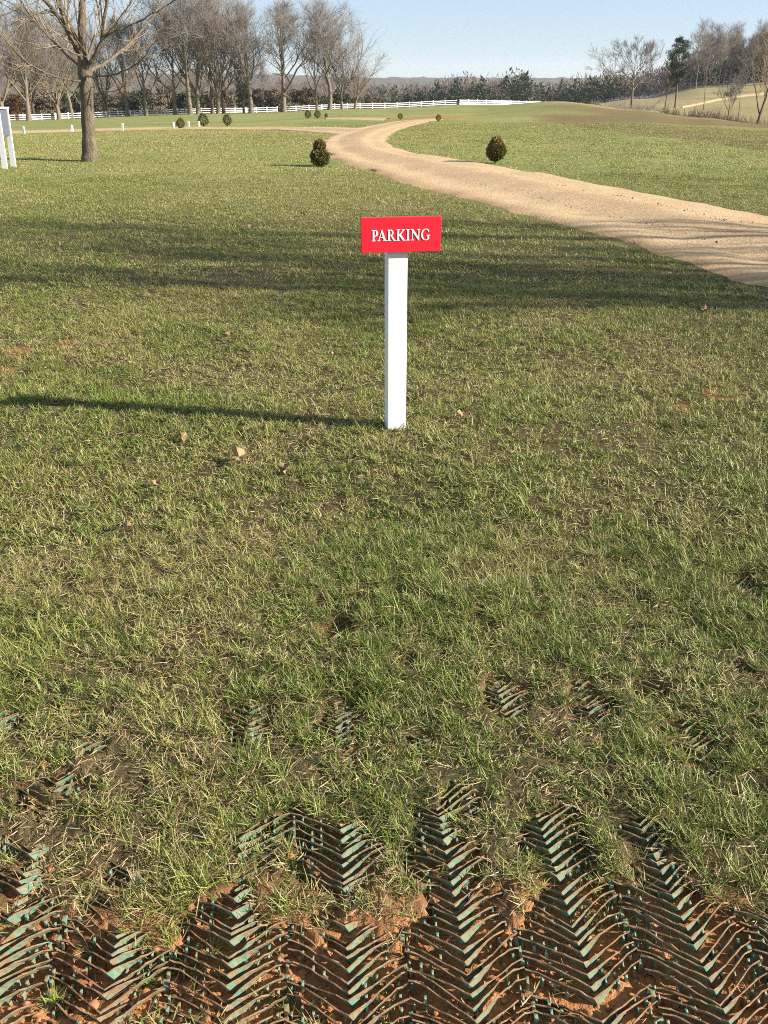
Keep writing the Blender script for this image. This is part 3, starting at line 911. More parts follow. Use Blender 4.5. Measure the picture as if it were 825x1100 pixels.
def lettering(word, width, name):
    cu = bpy.data.curves.new(name, 'CURVE'); cu.dimensions = '2D'; cu.fill_mode = 'BOTH'; cu.extrude = .0006
    x = 0; gap = {'PA': -.06, 'AR': .04, 'RK': .05, 'KI': .05, 'IN': .09, 'NG': .07}
    tot = 0
    for i, ch in enumerate(word):
        w_, outs = GLYPH[ch]
        for o in outs:
            sp = cu.splines.new('POLY'); sp.points.add(len(o) - 1)
            for k, (a, b_) in enumerate(o): sp.points[k].co = (x + a, b_, 0, 1)
            sp.use_cyclic_u = True
        x += w_ + gap.get(word[i:i + 2], 0)
    ob = bpy.data.objects.new('tmp', cu); COL.objects.link(ob)
    dg = bpy.context.evaluated_depsgraph_get()
    me = bpy.data.meshes.new_from_object(ob.evaluated_get(dg))
    bpy.data.objects.remove(ob); bpy.data.curves.remove(cu)
    n = len(me.vertices); co = np.zeros(n * 3, np.float32); me.vertices.foreach_get('co', co); co = co.reshape(-1, 3)
    s = width / (co[:, 0].max() - co[:, 0].min())
    out = np.column_stack([(co[:, 0] - (co[:, 0].max() + co[:, 0].min()) / 2) * s, co[:, 2], (co[:, 1] - .5) * s]).astype(np.float32)
    me.vertices.foreach_set('co', out.ravel()); me.update()
    return me


px, py = flat(423, 461)
sign = empty('parking_sign', 'red rectangular PARKING sign on a square white post in the lawn', 'sign', (px + .0065, py, float(gz(px, py))), R(9))
HP = 1.021
pb = MB(); pb.box(-.046, .046, -.046, .046, -.15, HP - .034)
post = obj('post', pb.mesh('post', .004), M['white'], sign)
pan = MB(); pan.box(-.170, .194, -.071, -.0475, HP - .158, HP - .006)
panel = obj('sign_panel', pan.mesh('sign_panel', .0015), M['red'], sign)
le = lettering('PARKING', .266, 'lettering')
lo = obj('lettering', le, M['white'], panel, (.010, -.0725, HP - .083))

# ------------------------------------------------------------------ A-frame at the left edge
ax_, ay_ = at(13, 181)
af = empty('lawn_stand', 'white wooden stand with an end panel coloured grey for shade, cut off by the left edge', 'stand', (ax_, ay_, float(gz(ax_, ay_))), R(-4))
af.rotation_euler = (0, R(1), R(-2))
HB, SPL = 1.02, .40
lean = SPL / 2 / HB
def slab(mb, x0, x1, z0, z1, side, t=.035, off=0.0):
    """board in one of the two leaning faces; side -1 front, +1 rear"""
    f = lambda z: side * (SPL / 2)
    mb.add([(x0, f(z0) - t / 2 + off, z0), (x1, f(z0) - t / 2 + off, z0), (x1, f(z0) + t / 2 + off, z0), (x0, f(z0) + t / 2 + off, z0),
            (x0, f(z1) - t / 2 + off, z1), (x1, f(z1) - t / 2 + off, z1), (x1, f(z1) + t / 2 + off, z1), (x0, f(z1) + t / 2 + off, z1)],
           [(0, 3, 2, 1), (4, 5, 6, 7), (0, 1, 5, 4), (1, 2, 6, 5), (2, 3, 7, 6), (3, 0, 4, 7)])
for side in (-1, 1):
    for xa in (-.0, -1.15):
        mb = MB(); slab(mb, xa - .10, xa, 0, HB, side)
        obj('leg', mb.mesh('leg', .004), M['white'], af)
mb = MB(); slab(mb, -1.045, -.105, .55, HB - .012, -1, .03)
obj('board', mb.mesh('board', .004), M['white'], af)
mb = MB(); slab(mb, -1.045, -.105, .24, .40, -1, .03)
obj('lower_rail', mb.mesh('lower_rail', .004), M['white'], af)
mb = MB(); slab(mb, -1.045, -.105, .56, HB - .012, 1, .03)
obj('board', mb.mesh('board', .004), M['white'], af)
M['painted_shade_grey'] = noisy('painted_shade_grey', (.095, .105, .13), (.08, .088, .11), 8, .6)  # shade on the white end panel, put into its colour as dark grey
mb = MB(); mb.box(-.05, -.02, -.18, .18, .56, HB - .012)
obj('end_panel', mb.mesh('end_panel', .003), M['painted_shade_grey'], af)
mb = MB(); mb.box(-1.17, .015, -.225, .225, HB + .001, HB + .024)
obj('top_board', mb.mesh('top_board', .004), M['white'], af)

# ------------------------------------------------------------------ bare trees
class Wood:
    """collects branches as tapering tubes and twigs as thin spikes"""
    def __init__(s):
        s.v, s.f, s.n = [], [], 0

    def tube(s, pts, rad, sides):
        pts = np.array(pts, float); rad = np.array(rad, float); k = len(pts)
        t = np.gradient(pts, axis=0); t /= np.maximum(np.linalg.norm(t, axis=1, keepdims=True), 1e-9)
        ref = np.array([0., 0, 1]) if abs(t[0, 2]) < .9 else np.array([1., 0, 0])
        a = np.cross(t, ref); a /= np.maximum(np.linalg.norm(a, axis=1, keepdims=True), 1e-9)
        b = np.cross(t, a)
        an = np.arange(sides) * 2 * math.pi / sides
        ring = pts[:, None] + rad[:, None, None] * (a[:, None] * np.cos(an)[None, :, None] + b[:, None] * np.sin(an)[None, :, None])
        s.v.append(ring.reshape(-1, 3))
        i, j = np.meshgrid(np.arange(k - 1), np.arange(sides), indexing='ij')
        j2 = (j + 1) % sides
        q = np.stack([i * sides + j, i * sides + j2, (i + 1) * sides + j2, (i + 1) * sides + j], -1).reshape(-1, 4)
        s.f.append(q + s.n); s.n += k * sides

    def spikes(s, p, d, L, r, rng):
        """p, d (n,3): thin three-sided twigs, each bent once"""
        n = len(p)
        if n == 0: return
        ref = rng.normal(0, 1, (n, 3)); a = np.cross(d, ref); a /= np.maximum(np.linalg.norm(a, axis=1, keepdims=True), 1e-9)
        b = np.cross(d, a)
        mid = p + d * (L * .5)[:, None]
        tip = p + d * L[:, None] + (a * rng.normal(0, .12, (n, 1)) + np.array([0, 0, .12])) * L[:, None]
        vs = np.zeros((n, 9, 3))
        for k in range(3):
            o = a * math.cos(k * 2.094) + b * math.sin(k * 2.094)
            vs[:, k] = p + o * r[:, None]; vs[:, 3 + k] = mid + o * (r * .75)[:, None]; vs[:, 6 + k] = tip + o * (r * .3)[:, None]
        s.v.append(vs.reshape(-1, 3))
        fi = []
        for l in (0, 3):
            for k in range(3):
                fi.append((l + k, l + (k + 1) % 3, l + 3 + (k + 1) % 3, l + 3 + k))
        fi = np.array(fi)
        s.f.append((fi[None] + (np.arange(n) * 9)[:, None, None]).reshape(-1, 4) + s.n); s.n += n * 9

    def mesh(s, name):
        v = np.concatenate(s.v); f = np.concatenate(s.f)
        return raw_mesh(name, v, f.ravel(), np.full(len(f), 4), smooth=True)


def unit(v):
    v = np.asarray(v, float)
    return v / max(np.linalg.norm(v), 1e-9)


def branch_line(p, d, L, n, wander, up, rng):
    pts = [np.array(p, float)]; d = unit(d)
    for i in range(n):
        d = unit(d + rng.normal(0, wander, 3) + np.array([0, 0, up]))
        pts.append(pts[-1] + d * L / n)
    return np.array(pts)


def side_dir(d, ang, rng, roll=None):
    d = unit(d)
    a = np.cross(d, [0, 0, 1]) if abs(d[2]) < .95 else np.cross(d, [1, 0, 0])
    a = unit(a); b = np.cross(d, a)
    ph = rng.uniform(0, 2 * math.pi) if roll is None else roll
    return unit(d * math.cos(ang) + (a * math.cos(ph) + b * math.sin(ph)) * math.sin(ang))


def sprays(fine, pts, L, rng, per, tw, tr, up=.10):
    """twigs along a branch"""
    n = per
    t = rng.uniform(.15, 1, n) * (len(pts) - 1.001)
    i = t.astype(int); w = (t - i)[:, None]
    p = pts[i] * (1 - w) + pts[i + 1] * w
    d = pts[i + 1] - pts[i]; d = d / np.maximum(np.linalg.norm(d, axis=1, keepdims=True), 1e-9)
    d = d + rng.normal(0, .42, (n, 3)) + np.array([0, 0, up]); d /= np.linalg.norm(d, axis=1, keepdims=True)
    fine.spikes(p, d, rng.uniform(tw * .5, tw * 1.3, n), rng.uniform(tr * .7, tr * 1.2, n), rng)


def make_tree_meshes(seed, H, fork, r0, limbs, spread, crown_w, per=5, tw=1.15, tr=.0115, subs=6, brs=11, leader=True, lift=.10, low=True):
    """-> (trunk mesh, crown mesh); crown_w scales how far limbs reach"""
    rng = np.random.default_rng(seed)
    trunk, fine = Wood(), Wood()
    top = H * (.62 if leader else fork * 1.25)
    tp = branch_line((0, 0, -.3), (0, 0, 1), top + .3, 10, .035, .05, rng)
    hgt = (tp[:, 2] + .3) / (top + .3)
    rad = r0 * (1 - (.82 if leader else .35) * hgt)
    rad[0] *= 1.35; rad[1] *= 1.04
    trunk.tube(tp, rad, 8)
    starts = []
    for k in range(limbs):
        f = fork + (top / H - fork) * (k / max(1, limbs - 1)) ** 1.2 if leader else fork * rng.uniform(.95, 1.22)
        z = f * H
        i = np.searchsorted(tp[:, 2], z) - 1; i = min(max(i, 0), len(tp) - 2)
        w = np.clip((z - tp[i, 2]) / (tp[i + 1, 2] - tp[i, 2]), 0, 1)
        p = tp[i] * (1 - w) + tp[i + 1] * w
        rr = np.interp(z, tp[:, 2], rad)
        az = k * 2.4 + rng.uniform(-.5, .5)
        rel = (f - fork) / max(1e-6, top / H - fork) if leader else rng.uniform(0, 1)
        ang = spread * (1.0 - .45 * rel) * rng.uniform(.8, 1.15)
        d = np.array([math.sin(ang) * math.cos(az), math.sin(ang) * math.sin(az), math.cos(ang)])
        L = (H - z) / max(.5, math.cos(ang * .62)) * rng.uniform(.78, 1.0) * (crown_w if rel < .7 else 1)
        starts.append((p, d, L, min(rr * rng.uniform(.42, .62), r0 * .55)))
    if leader:
        starts.append((tp[-1], (0, 0, 1), H - top, rad[-1] * .95))
    for (p, d, L, r) in starts:
        lp = branch_line(p, d, L, 8, .10, lift, rng)
        lr = r * (1 - .86 * np.linspace(0, 1, 9))
        trunk.tube(lp, lr, 5)
        sprays(fine, lp, L, rng, per * 2, tw, tr)
        for j in range(brs):
            t = rng.uniform(.16, .97)
            i = min(int(t * 8), 7); w = t * 8 - i
            q = lp[i] * (1 - w) + lp[i + 1] * w
            dd = side_dir(lp[i + 1] - lp[i], rng.uniform(.4, .85), rng)
            if not low: dd[2] = abs(dd[2])
            bl = L * rng.uniform(.30, .56) * (1.15 - .6 * t)
            bp = branch_line(q, dd, bl, 5, .09, .08, rng)
            br = max(lr[i] * .55, .018)
            (trunk if br > .03 else fine).tube(bp, br * (1 - .8 * np.linspace(0, 1, 6)), 4)
            sprays(fine, bp, bl, rng, per, tw, tr)
            for m_ in range(subs):
                t2 = rng.uniform(.2, 1.0)
                i2 = min(int(t2 * 5), 4); w2 = t2 * 5 - i2
                q2 = bp[i2] * (1 - w2) + bp[i2 + 1] * w2
                d2 = side_dir(bp[i2 + 1] - bp[i2], rng.uniform(.4, .95), rng)
                sl_ = bl * rng.uniform(.28, .5)
                sp = branch_line(q2, d2, sl_, 3, .09, .08, rng)
                fine.tube(sp, max(br * .38, tr * 1.1) * (1 - .6 * np.linspace(0, 1, 4)), 3)
                sprays(fine, sp, sl_, rng, per, tw, tr)
    return trunk.mesh('trunk'), fine.mesh('crown')


def tree_root(name, meshes, mats, label, loc, rz=0, scale=1, group=None, cat='tree'):
    o = empty(name, label, cat, loc, rz, group)
    o.scale = scale if isinstance(scale, tuple) else (scale,) * 3
    obj('trunk', meshes[0], mats[0], o); obj('crown', meshes[1], mats[1], o)
    return o


def put(u, r, sink=.0):
    x, y = by(u, r)
    return x, y, float(land(x, y)) - sink


FORMS = [make_tree_meshes(11, 16, .17, .36, 9, .80, 1.0), make_tree_meshes(12, 16, .20, .34, 8, .62, .95), make_tree_meshes(13, 16, .14, .38, 9, .72, 1.0, leader=False),
         make_tree_meshes(14, 16, .22, .33, 10, .88, .9), make_tree_meshes(15, 16, .15, .34, 8, .66, 1.0, leader=False)]
SLIM = [make_tree_meshes(31, 14, .38, .16, 8, .50, .72, per=5, subs=4, brs=7), make_tree_meshes(32, 14, .45, .15, 7, .42, .7, per=5, subs=4, brs=7),
        make_tree_meshes(33, 12, .25, .18, 8, .72, .8, per=5, subs=4, brs=7)]

ROWG = 'bare trees in the row along the white fence'
# (column, distance, top row, base row, form, width factor, label)
ROW = [(2, 182, 16, 128, 2, 1.0, 'bare tree by the fence, cut by the left edge above the white stand'),
       (27, 184, 22, 128, 0, 1.0, 'low forking bare tree by the fence, nearest right of the white stand'),
       (33, 196, 34, 127, 4, .9, 'bare tree close behind the forking one right of the white stand'),
       (60, 188, 34, 127, 2, 1.0, 'pale-trunked bare tree between the white stand and the big near maple'),
       (74, 191, 30, 126, 3, 1.0, 'bare tree just left of the near maple trunk, along the fence'),
       (112, 205, 40, 126, 4, .9, 'bare tree just right of the near maple trunk, along the fence'),
       (135, 194, 32, 125, 0, 1.0, 'spreading dark bare tree behind the middle white lawn marker'),
       (155, 192, 34, 124, 1, 1.0, 'slim dark-trunked bare tree between near maple and tilted shrub'),
       (186, 192, 22, 123, 3, .95, 'bare tree standing directly behind the tilted round shrub'),
       (203, 188, -12, 122, 1, .9, 'very tall bare tree, left one of the tallest pair in the row'),
       (211, 190, -4, 121, 4, .85, 'very tall bare tree leaning left, right one of the tallest pair'),
       (227, 194, 10, 120, 1, .8, 'tall slender bare tree behind the shrub with a white marker'),
       (233, 190, 2, 120, 2, .85, 'tall light-trunked bare tree, middle of three close trunks'),
       (239, 196, 26, 120, 3, .9, 'dark-trunked bare tree, rightmost of three close trunks'),
       (261, 198, 36, 119, 4, .8, 'small dark bare tree hard against a thicker pale trunk'),
       (269, 190, 14, 119, 0, 1.1, 'wide bare tree with low limbs left of the gap in the fence'),
       (304, 190, 12, 119, 0, 1.1, 'broad bare tree with thick pale trunk at the gap in the fence'),
       (340, 192, 40, 118, 1, .85, 'smaller bare tree right of the broad one at the fence gap'),
       (354, 190, 14, 118, 3, 1.1, 'big round-headed bare tree near the right end of the row'),
       (367, 192, 34, 117, 4, .9, 'dark-trunked bare tree, last but one at the right end of the row'),
       (381, 192, 60, 117, 2, 1.05, 'small leaning bare tree, last at the right end of the row')]
rng = np.random.default_rng(50)
roots = {}
for (u, r, top, base, k, wf, lab) in ROW:
    r -= 9
    x, y, z = put(u, r)
    Ht = (base - top) * r / 1227.0
    s = Ht / 15.2
    wf *= 1.16
    sc = (s * wf * rng.uniform(.95, 1.08), s * wf * rng.uniform(.95, 1.08), s)
    rz = rng.uniform(0, 6.28)
    if k not in roots:
        roots[k] = tree_root('bare_tree', FORMS[k], (M['bark'], M['twig']), lab, (x, y, z), rz, sc, ROWG)
    else:
        copy_thing(roots[k], (x, y, z), rz, sc, lab, ROWG)

# woods behind the fence
WG = 'bare trees in the wood behind the fence'
WL = 'bare brown tree in the wood behind the white fence'
first = None
for i in range(60):
    u = -150 + i * 9.0 + rng.uniform(-4, 4)
    r = rng.uniform(225, 330)
    h = rng.uniform(12, 17) if u < 80 else rng.uniform(7.5, 11.5) if u < 250 else rng.uniform(7, 10) if u < 300 else rng.uniform(5.5, 8.5)
    x, y, z = put(u, r)
    m_ = FORMS[i % 5] if i % 3 else SLIM[i % 3]
    s = h / (15.5 if i % 3 else 13.5)
    key = ('w', i % 5) if i % 3 else ('s', 0)
    if key not in roots:
        roots[key] = tree_root('bare_tree', m_ if i % 3 else SLIM[0], (M['bark'], M['twig']), WL, (x, y, z), rng.uniform(0, 6), s, WG)
        roots[key].scale = (s, s, s)
    else:
        copy_thing(roots[key], (x, y, z), rng.uniform(0, 6), (s * rng.uniform(.9, 1.25), s * rng.uniform(.9, 1.25), s), WL, WG)

# woods on the far right slope
RG = 'slim bare trees of the wood on the right-hand slope'
RL = 'slim grey bare tree in the wood above the tan slope at the right'
fr = None
for i in range(62):
    u = rng.uniform(732, 900)
    r = rng.uniform(285, 370)
    h = rng.uniform(8, 12.5) * (1 + .12 * (u > 745)) * (.8 if u < 745 else 1)
    x, y, z = put(u, r)
    k = i % 3
    s = h / 12.5
    if ('r', k) not in roots:
        roots[('r', k)] = tree_root('slim_tree', SLIM[k], (M['bark'], M['far_twig']), RL, (x, y, z), rng.uniform(0, 6), s, RG)
    else:
        copy_thing(roots[('r', k)], (x, y, z), rng.uniform(0, 6), (s * 1.15, s * 1.15, s), RL, RG)

# trees near the creek at the right
bigm = make_tree_meshes(67, 7.6, .26, .20, 13, 1.12, 1.0, per=5, tw=.45, tr=.008, subs=6, brs=8, lift=.08)
tree_root('bare_tree', bigm, (M['bark'], M['far_twig']), 'spreading bare tree alone on the rise left of the dark pine', put(680, 130), 1.0, 1.0)
tree_root('bare_tree', make_tree_meshes(62, 9.4, .16, .17, 8, .75, 1.0, per=7, tw=.5, tr=.010, subs=5, brs=7), (M['maple_bark'], M['pale_twig']),
          'whitish bare tree with raised limbs at the right edge of the picture', put(818, 112), 2.0, 1.0)
tree_root('bare_tree', make_tree_meshes(63, 4.6, .34, .13, 6, .7, .8, per=6, tw=.35, tr=.009, subs=4, brs=5), (M['bark'], M['twig']),
          'short dark crooked bare tree standing in the brambles of the dip', put(786, 108), .4, 1.0)
tree_root('bare_tree', make_tree_meshes(64, 8.2, .42, .075, 6, .5, .6, per=6, tw=.4, tr=.009, subs=4, brs=5), (M['bark'], M['far_twig']),
          'thin pale bare tree on the tan slope right of the pine', put(758, 150), .4, 1.0)
tree_root('bare_tree', make_tree_meshes(65, 6.2, .40, .07, 6, .5, .6, per=6, tw=.4, tr=.009, subs=4, brs=5), (M['bark'], M['far_twig']),
          'thin bare tree between the crooked tree and the whitish tree', put(797, 130), .9, 1.0)
tree_root('bare_tree', make_tree_meshes(66, 3.4, .30, .09, 6, .6, .8, per=6, tw=.4, tr=.009, subs=4, brs=5), (M['bark'], M['twig']),
          'small brown bare tree growing against the pine on its left', put(716, 150), .9, 1.0)

# trees beyond the right edge of the view: they throw the shade across the lawn
shade = make_tree_meshes(71, 8.6, .24, .19, 8, .58, .60, per=3, tw=.6, tr=.006, subs=3, brs=5)
OG = 'bare trees beside the drive, out of view to the right'
sh = tree_root('bare_tree', shade, (M['maple_bark'], M['pale_twig']), 'bare tree beside the drive that throws its shade on the lawn', (10.9, 5.35, 0), .7, 1.0, OG)
copy_thing(sh, (13.0, 6.7, 0), 4.1, (.9, .9, .95), 'bare tree beside the drive that throws its shade on the lawn', OG)
copy_thing(sh, (12.0, 6.1, 0), 5.2, (.95, .95, .9), 'bare tree beside the drive that throws its shade on the lawn', OG)
copy_thing(sh, (15.2, 7.7, 0), 1.2, (1.1, 1.1, 1.12), 'bare tree beside the drive that throws its shade on the lawn', OG)
copy_thing(sh, (14.8, 4.9, 0), 2.6, (.9, .9, 1.0), 'bare tree beside the drive that throws its shade on the lawn', OG)


# ------------------------------------------------------------------ the near maple
def near_maple():
    rng = np.random.default_rng(81)
    bx, by0 = at(96.5, 173)
    bz = float(gz(bx, by0))
    root = empty('maple_tree', 'bare maple with stout furrowed trunk standing nearest on the lawn at the left', 'tree', (bx, by0, bz))
    d0 = ray(96.5, 120); a0 = math.atan2(d0[0], d0[1])
    rx = np.array([math.cos(a0), -math.sin(a0), 0]); ry = np.array([math.sin(a0), math.cos(a0), 0]); rz = np.array([0, 0, 1.])
    L = lambda u, v, dep=0: rx * ((u - 96.5 - .1245 * (v - 173)) / 54) + rz * ((173 - v) / 60.0) + ry * dep
    trunk, fine, leaves = Wood(), Wood(), []
    tp = np.array([L(97, 186), L(96.8, 173), L(96.3, 166), L(95.5, 150), L(94, 125), L(92.5, 100), L(91, 82), L(90, 70), L(89, 58)])
    rd = np.array([.22, .19, .152, .137, .129, .126, .130, .138, .10])
    # smooth resample with knobbly girth
    t = np.linspace(0, len(tp) - 1, 33)
    tt = np.column_stack([np.interp(t, np.arange(len(tp)), tp[:, c]) for c in range(3)])
    rr = np.interp(t, np.arange(len(tp)), rd) * (1 + .04 * np.sin(t * 5.1) + rng.normal(0, .018, len(t)))
    trunk.tube(tt, rr, 16)
    LIMBS = [  # (points (u, v, depth)), radius at the start, radius at the end
        ([(90, 72, 0), (88, 45, .05), (87, 15, .1), (85, -30, .2), (86, -110, .3), (80, -220, .5)], .125, .035),
        ([(88, 62, -.05), (80, 45, -.2), (69, 22, -.3), (55, 6, -.5), (38, -12, -.8), (10, -60, -1.3)], .085, .022),
        ([(87, 55, .1), (78, 30, .3), (66, 10, .5), (52, -30, .8), (40, -110, 1.2)], .075, .022),
        ([(92, 70, -.1), (99, 60, -.2), (107, 42, -.3), (108.5, 22, -.35), (113, -6, -.4), (128, -80, -.6), (130, -160, -.8)], .062, .02),
        ([(107, 40, -.3), (118, 32, -.4), (132, 28, -.5), (152, 17, -.7), (172, 5, -.9), (200, -15, -1.2)], .032, .008),
        ([(92, 66, .2), (101, 35, .5), (112, 28, .7), (126, 18, .9), (138, 0, 1.2), (160, -60, 1.8)], .045, .012),
        ([(92, 79, -.15), (104, 79, -.3), (124, 76, -.6), (140, 68, -.9), (152, 54, -1.1), (160, 38, -1.3), (174, 22, -1.5)], .026, .006),
        ([(88, 57, -.2), (76, 54, -.4), (58, 42, -.7), (44, 26, -1.0), (28, 12, -1.3), (6, 0, -1.6), (-30, -30, -2)], .026, .007),
        ([(86, 84, -.1), (70, 82, -.3), (52, 76, -.6), (36, 66, -.9), (22, 50, -1.2), (4, 30, -1.5), (-20, 10, -1.8)], .03, .007),
        ([(33, 64, -.9), (20, 50, -1.1), (8, 44, -1.3), (-14, 38, -1.6)], .018, .007),
        ([(22, 50, -1.2), (16, 62, -1.2), (4, 62, -1.3), (-4, 50, -1.4)], .012, .005),
        ([(90, 52, -.25), (85, 32, -.4), (80, 10, -.5), (78, -20, -.6), (72, -90, -.8)], .022, .008),
        ([(90, 52, -.3), (82, 42, -.5), (74, 22, -.6), (66, 4, -.7), (50, -60, -1)], .018, .007),
        ([(91, 76, .2), (112, 64, .8), (140, 42, 1.5), (180, -10, 2.2), (200, -90, 2.8)], .055, .012),
        ([(88, 70, .2), (66, 50, .9), (30, 10, 1.7), (-10, -60, 2.5)], .055, .012),
        ([(86, -20, .2), (110, -80, .4), (140, -160, .5)], .05, .012),
        ([(85, -40, .2), (60, -110, .1), (30, -190, 0)], .05, .012),
        ([(92, 92, .0), (104, 90, -.2), (118, 96, -.4), (130, 90, -.6), (150, 82, -.8)], .013, .004),
        ([(88, 88, .0), (72, 90, -.3), (60, 86, -.5), (50, 92, -.7), (34, 92, -.9)], .014, .004),
        ([(-10, 30, -1.5), (20, 17, -1.3), (40, 8, -1.1), (60, -4, -1.0)], .016, .007)]
    for pts, r0, r1 in LIMBS:
        p = np.array([L(*q) for q in pts])
        n = max(8, 5 * (len(p) - 1) + 1)
        t = np.linspace(0, len(p) - 1, n)
        pp = np.column_stack([np.interp(t, np.arange(len(p)), p[:, c]) for c in range(3)])
        k = np.array([.25, .5, .25])
        for _ in range(2):
            q = pp.copy()
            for c in range(3): q[1:-1, c] = np.convolve(pp[:, c], k, mode='valid')
            pp = q
        pp[1:-1] += rng.normal(0, .007, (n - 2, 3))
        rr = np.linspace(r0 * .8, r1 * .8, n)
        trunk.tube(pp, rr, 9 if r0 > .05 else 6)
        Lb = np.linalg.norm(np.diff(pp, axis=0), axis=1).sum()
        nb = int(3 + Lb * 1.7)
        for _ in range(nb):
            tq = rng.uniform(.22, .99) * (n - 1.001); i = int(tq)
            q0 = pp[i]
            d = side_dir(pp[i + 1] - pp[i], rng.uniform(.4, .95), rng)
            bl = min(Lb * rng.uniform(.14, .36), 1.5)
            bp = branch_line(q0, d, bl, 5, .13, .05, rng)
            b0 = max(min(rr[i] * .5, .02), .0055)
            fine.tube(bp, b0 * (1 - .7 * np.linspace(0, 1, 6)), 4)
            sprays(fine, bp, bl, rng, 5, .30, .0034, .03)
            for m_ in range(3):
                i2 = rng.integers(1, 5)
                d2 = side_dir(bp[i2 + 1] - bp[i2] if i2 < 5 else d, rng.uniform(.4, .9), rng)
                sp = branch_line(bp[i2], d2, bl * rng.uniform(.3, .55), 4, .16, .05, rng)
                fine.tube(sp, b0 * .5 * (1 - .55 * np.linspace(0, 1, 5)), 3)
                sprays(fine, sp, bl * .4, rng, 4, .24, .003, .03)
    # burls where the limbs part
    obj('trunk', trunk.mesh('trunk'), M['maple_bark'], root)
    obj('crown', fine.mesh('crown'), M['pale_twig'], root)
    return root


near_maple()


# ------------------------------------------------------------------ evergreens and shrubs: many small leaf faces
def leaf_cloud(name, centers, normals, size, tint, rng, aspect=.55):
    n = len(centers)
    d = normals + rng.normal(0, .55, (n, 3)); d /= np.maximum(np.linalg.norm(d, axis=1, keepdims=True), 1e-9)
    ref = rng.normal(0, 1, (n, 3)); a = np.cross(d, ref); a /= np.maximum(np.linalg.norm(a, axis=1, keepdims=True), 1e-9)
    s = size[:, None] if np.ndim(size) else np.full((n, 1), size)
    tip = centers + d * s; w = a * s * aspect * .5
    m_ = centers + d * s * .45
    v = np.stack([centers, m_ + w, tip, m_ - w], 1)
    idx = np.arange(n * 4)
    return raw_mesh(name, v.reshape(-1, 3), idx, np.full(n, 4), np.repeat(tint, 4, 0))


def egg(n, rng, shell=.55):
    u = rng.normal(0, 1, (n, 3)); u /= np.linalg.norm(u, axis=1, keepdims=True)
    rad = rng.uniform(shell, 1, n) ** .6
    return u, rad


def shrub_mesh(seed, h, w, brown, lobes=1, n=5200):
    """egg-shaped dwarf conifer, h tall and w wide, its tips browned by winter"""
    rng = np.random.default_rng(seed)
    u, rad = egg(n, rng)
    zc = (u[:, 2] + 1) / 2
    prof = 1.06 - .42 * zc ** 1.6 - .25 * (1 - zc) ** 3
    lump = 1 + .26 * (fbm(u[:, 0] * 2.6 + seed, u[:, 1] * 2.6 + u[:, 2] * 3.1, seed, 3) - .5) * 2
    c = np.column_stack([u[:, 0] * rad * prof * lump * w / 2, u[:, 1] * rad * prof * lump * w / 2, h * (.52 + .5 * u[:, 2] * rad * lump * .94)])
    if lobes == 2:
        half = rng.random(n) < .42
        c2 = np.column_stack([u[:, 0] * rad * w * .30, u[:, 1] * rad * w * .30, h * (.78 + .24 * u[:, 2] * rad)])
        c1 = np.column_stack([u[:, 0] * rad * lump * w * .5, u[:, 1] * rad * lump * w * .5, h * (.36 + .36 * u[:, 2] * rad)])
        c = np.where(half[:, None], c2, c1)
    nrm = u * .8 + np.array([0, 0, .7])
    f = np.clip(fbm(c[:, 0] * 9 / w + 3, c[:, 2] * 9 / w + c[:, 1] * 5 / w, seed + 5, 3) * 1.3 - .35 + brown * (c[:, 2] / h - .25) + rng.normal(0, .13, n), 0, 1)[:, None]
    g = np.array([.060, .085, .026]) * (1 - .5 * rng.random((n, 1))) + np.array([.025, .034, .010])
    tint = g * (1 - f) + np.array([.22, .150, .050]) * f
    return leaf_cloud('crown', c, nrm, h * rng.uniform(.05, .11, n), tint, rng)


SHR = [('round_conifer_shrub', 344, 178.5, 29, 20, .5, 2, 'two-tiered dwarf conifer shrub with rusty tip beside the near bend of the drive'),
       ('round_conifer_shrub', 532, 175.5, 29, 22, .8, 1, 'egg-shaped dwarf conifer shrub browned at the top on the far side of the drive'),
       ('round_conifer_shrub', 193, 138.5, 12, 9.5, .2, 1, 'small tilted green shrub between two white lawn markers'),
       ('round_conifer_shrub', 219, 136, 14, 12, .1, 1, 'round dark shrub with a white marker peeping out on its left'),
       ('round_conifer_shrub', 244.5, 135.5, 13, 10, .1, 1, 'dark shrub at the start of the tan side path'),
       ('round_conifer_shrub', 331, 127.5, 9, 7.5, .1, 1, 'left one of two like dark shrubs near the end of the fence row'),
       ('round_conifer_shrub', 341, 127.5, 9, 7.5, .1, 1, 'middle one of three small dark shrubs beyond the side path'),
       ('round_conifer_shrub', 350.5, 126.5, 5, 4, .5, 1, 'tiny brownish shrub, smallest and right of three beyond the side path'),
       ('round_conifer_shrub', 430, 128.5, 7, 6, .1, 1, 'tiny dark shrub on the inner side of the far bend of the drive'),
       ('round_conifer_shrub', 471, 130.5, 7.5, 7, .2, 1, 'tiny dark shrub by the red earth bank where the drive vanishes')]
for i, (nm, u, v, hp, wp, br, lo_, lab) in enumerate(SHR):
    x, y = at(u, v)
    r = math.hypot(x, y)
    h, w = hp * r / 1215, wp * r / 1108
    if r > 40: h, w = h * 1.02, w * 1.02
    root = empty(nm, lab, 'shrub', (x, y, float(gz(x, y))), 0, 'dwarf conifer shrubs beside the drive')
    if i == 2: root.rotation_euler = (0, R(14), 0)
    obj('crown', shrub_mesh(200 + i, h, w, br, lo_, 5200 if r < 30 else 1600), M['leaf'], root)
    wd = Wood(); wd.tube([(0, 0, -.05), (0, 0, h * .5)], [w * .07, w * .03], 6)
    obj('stem', wd.mesh('stem'), M['bark'], root)


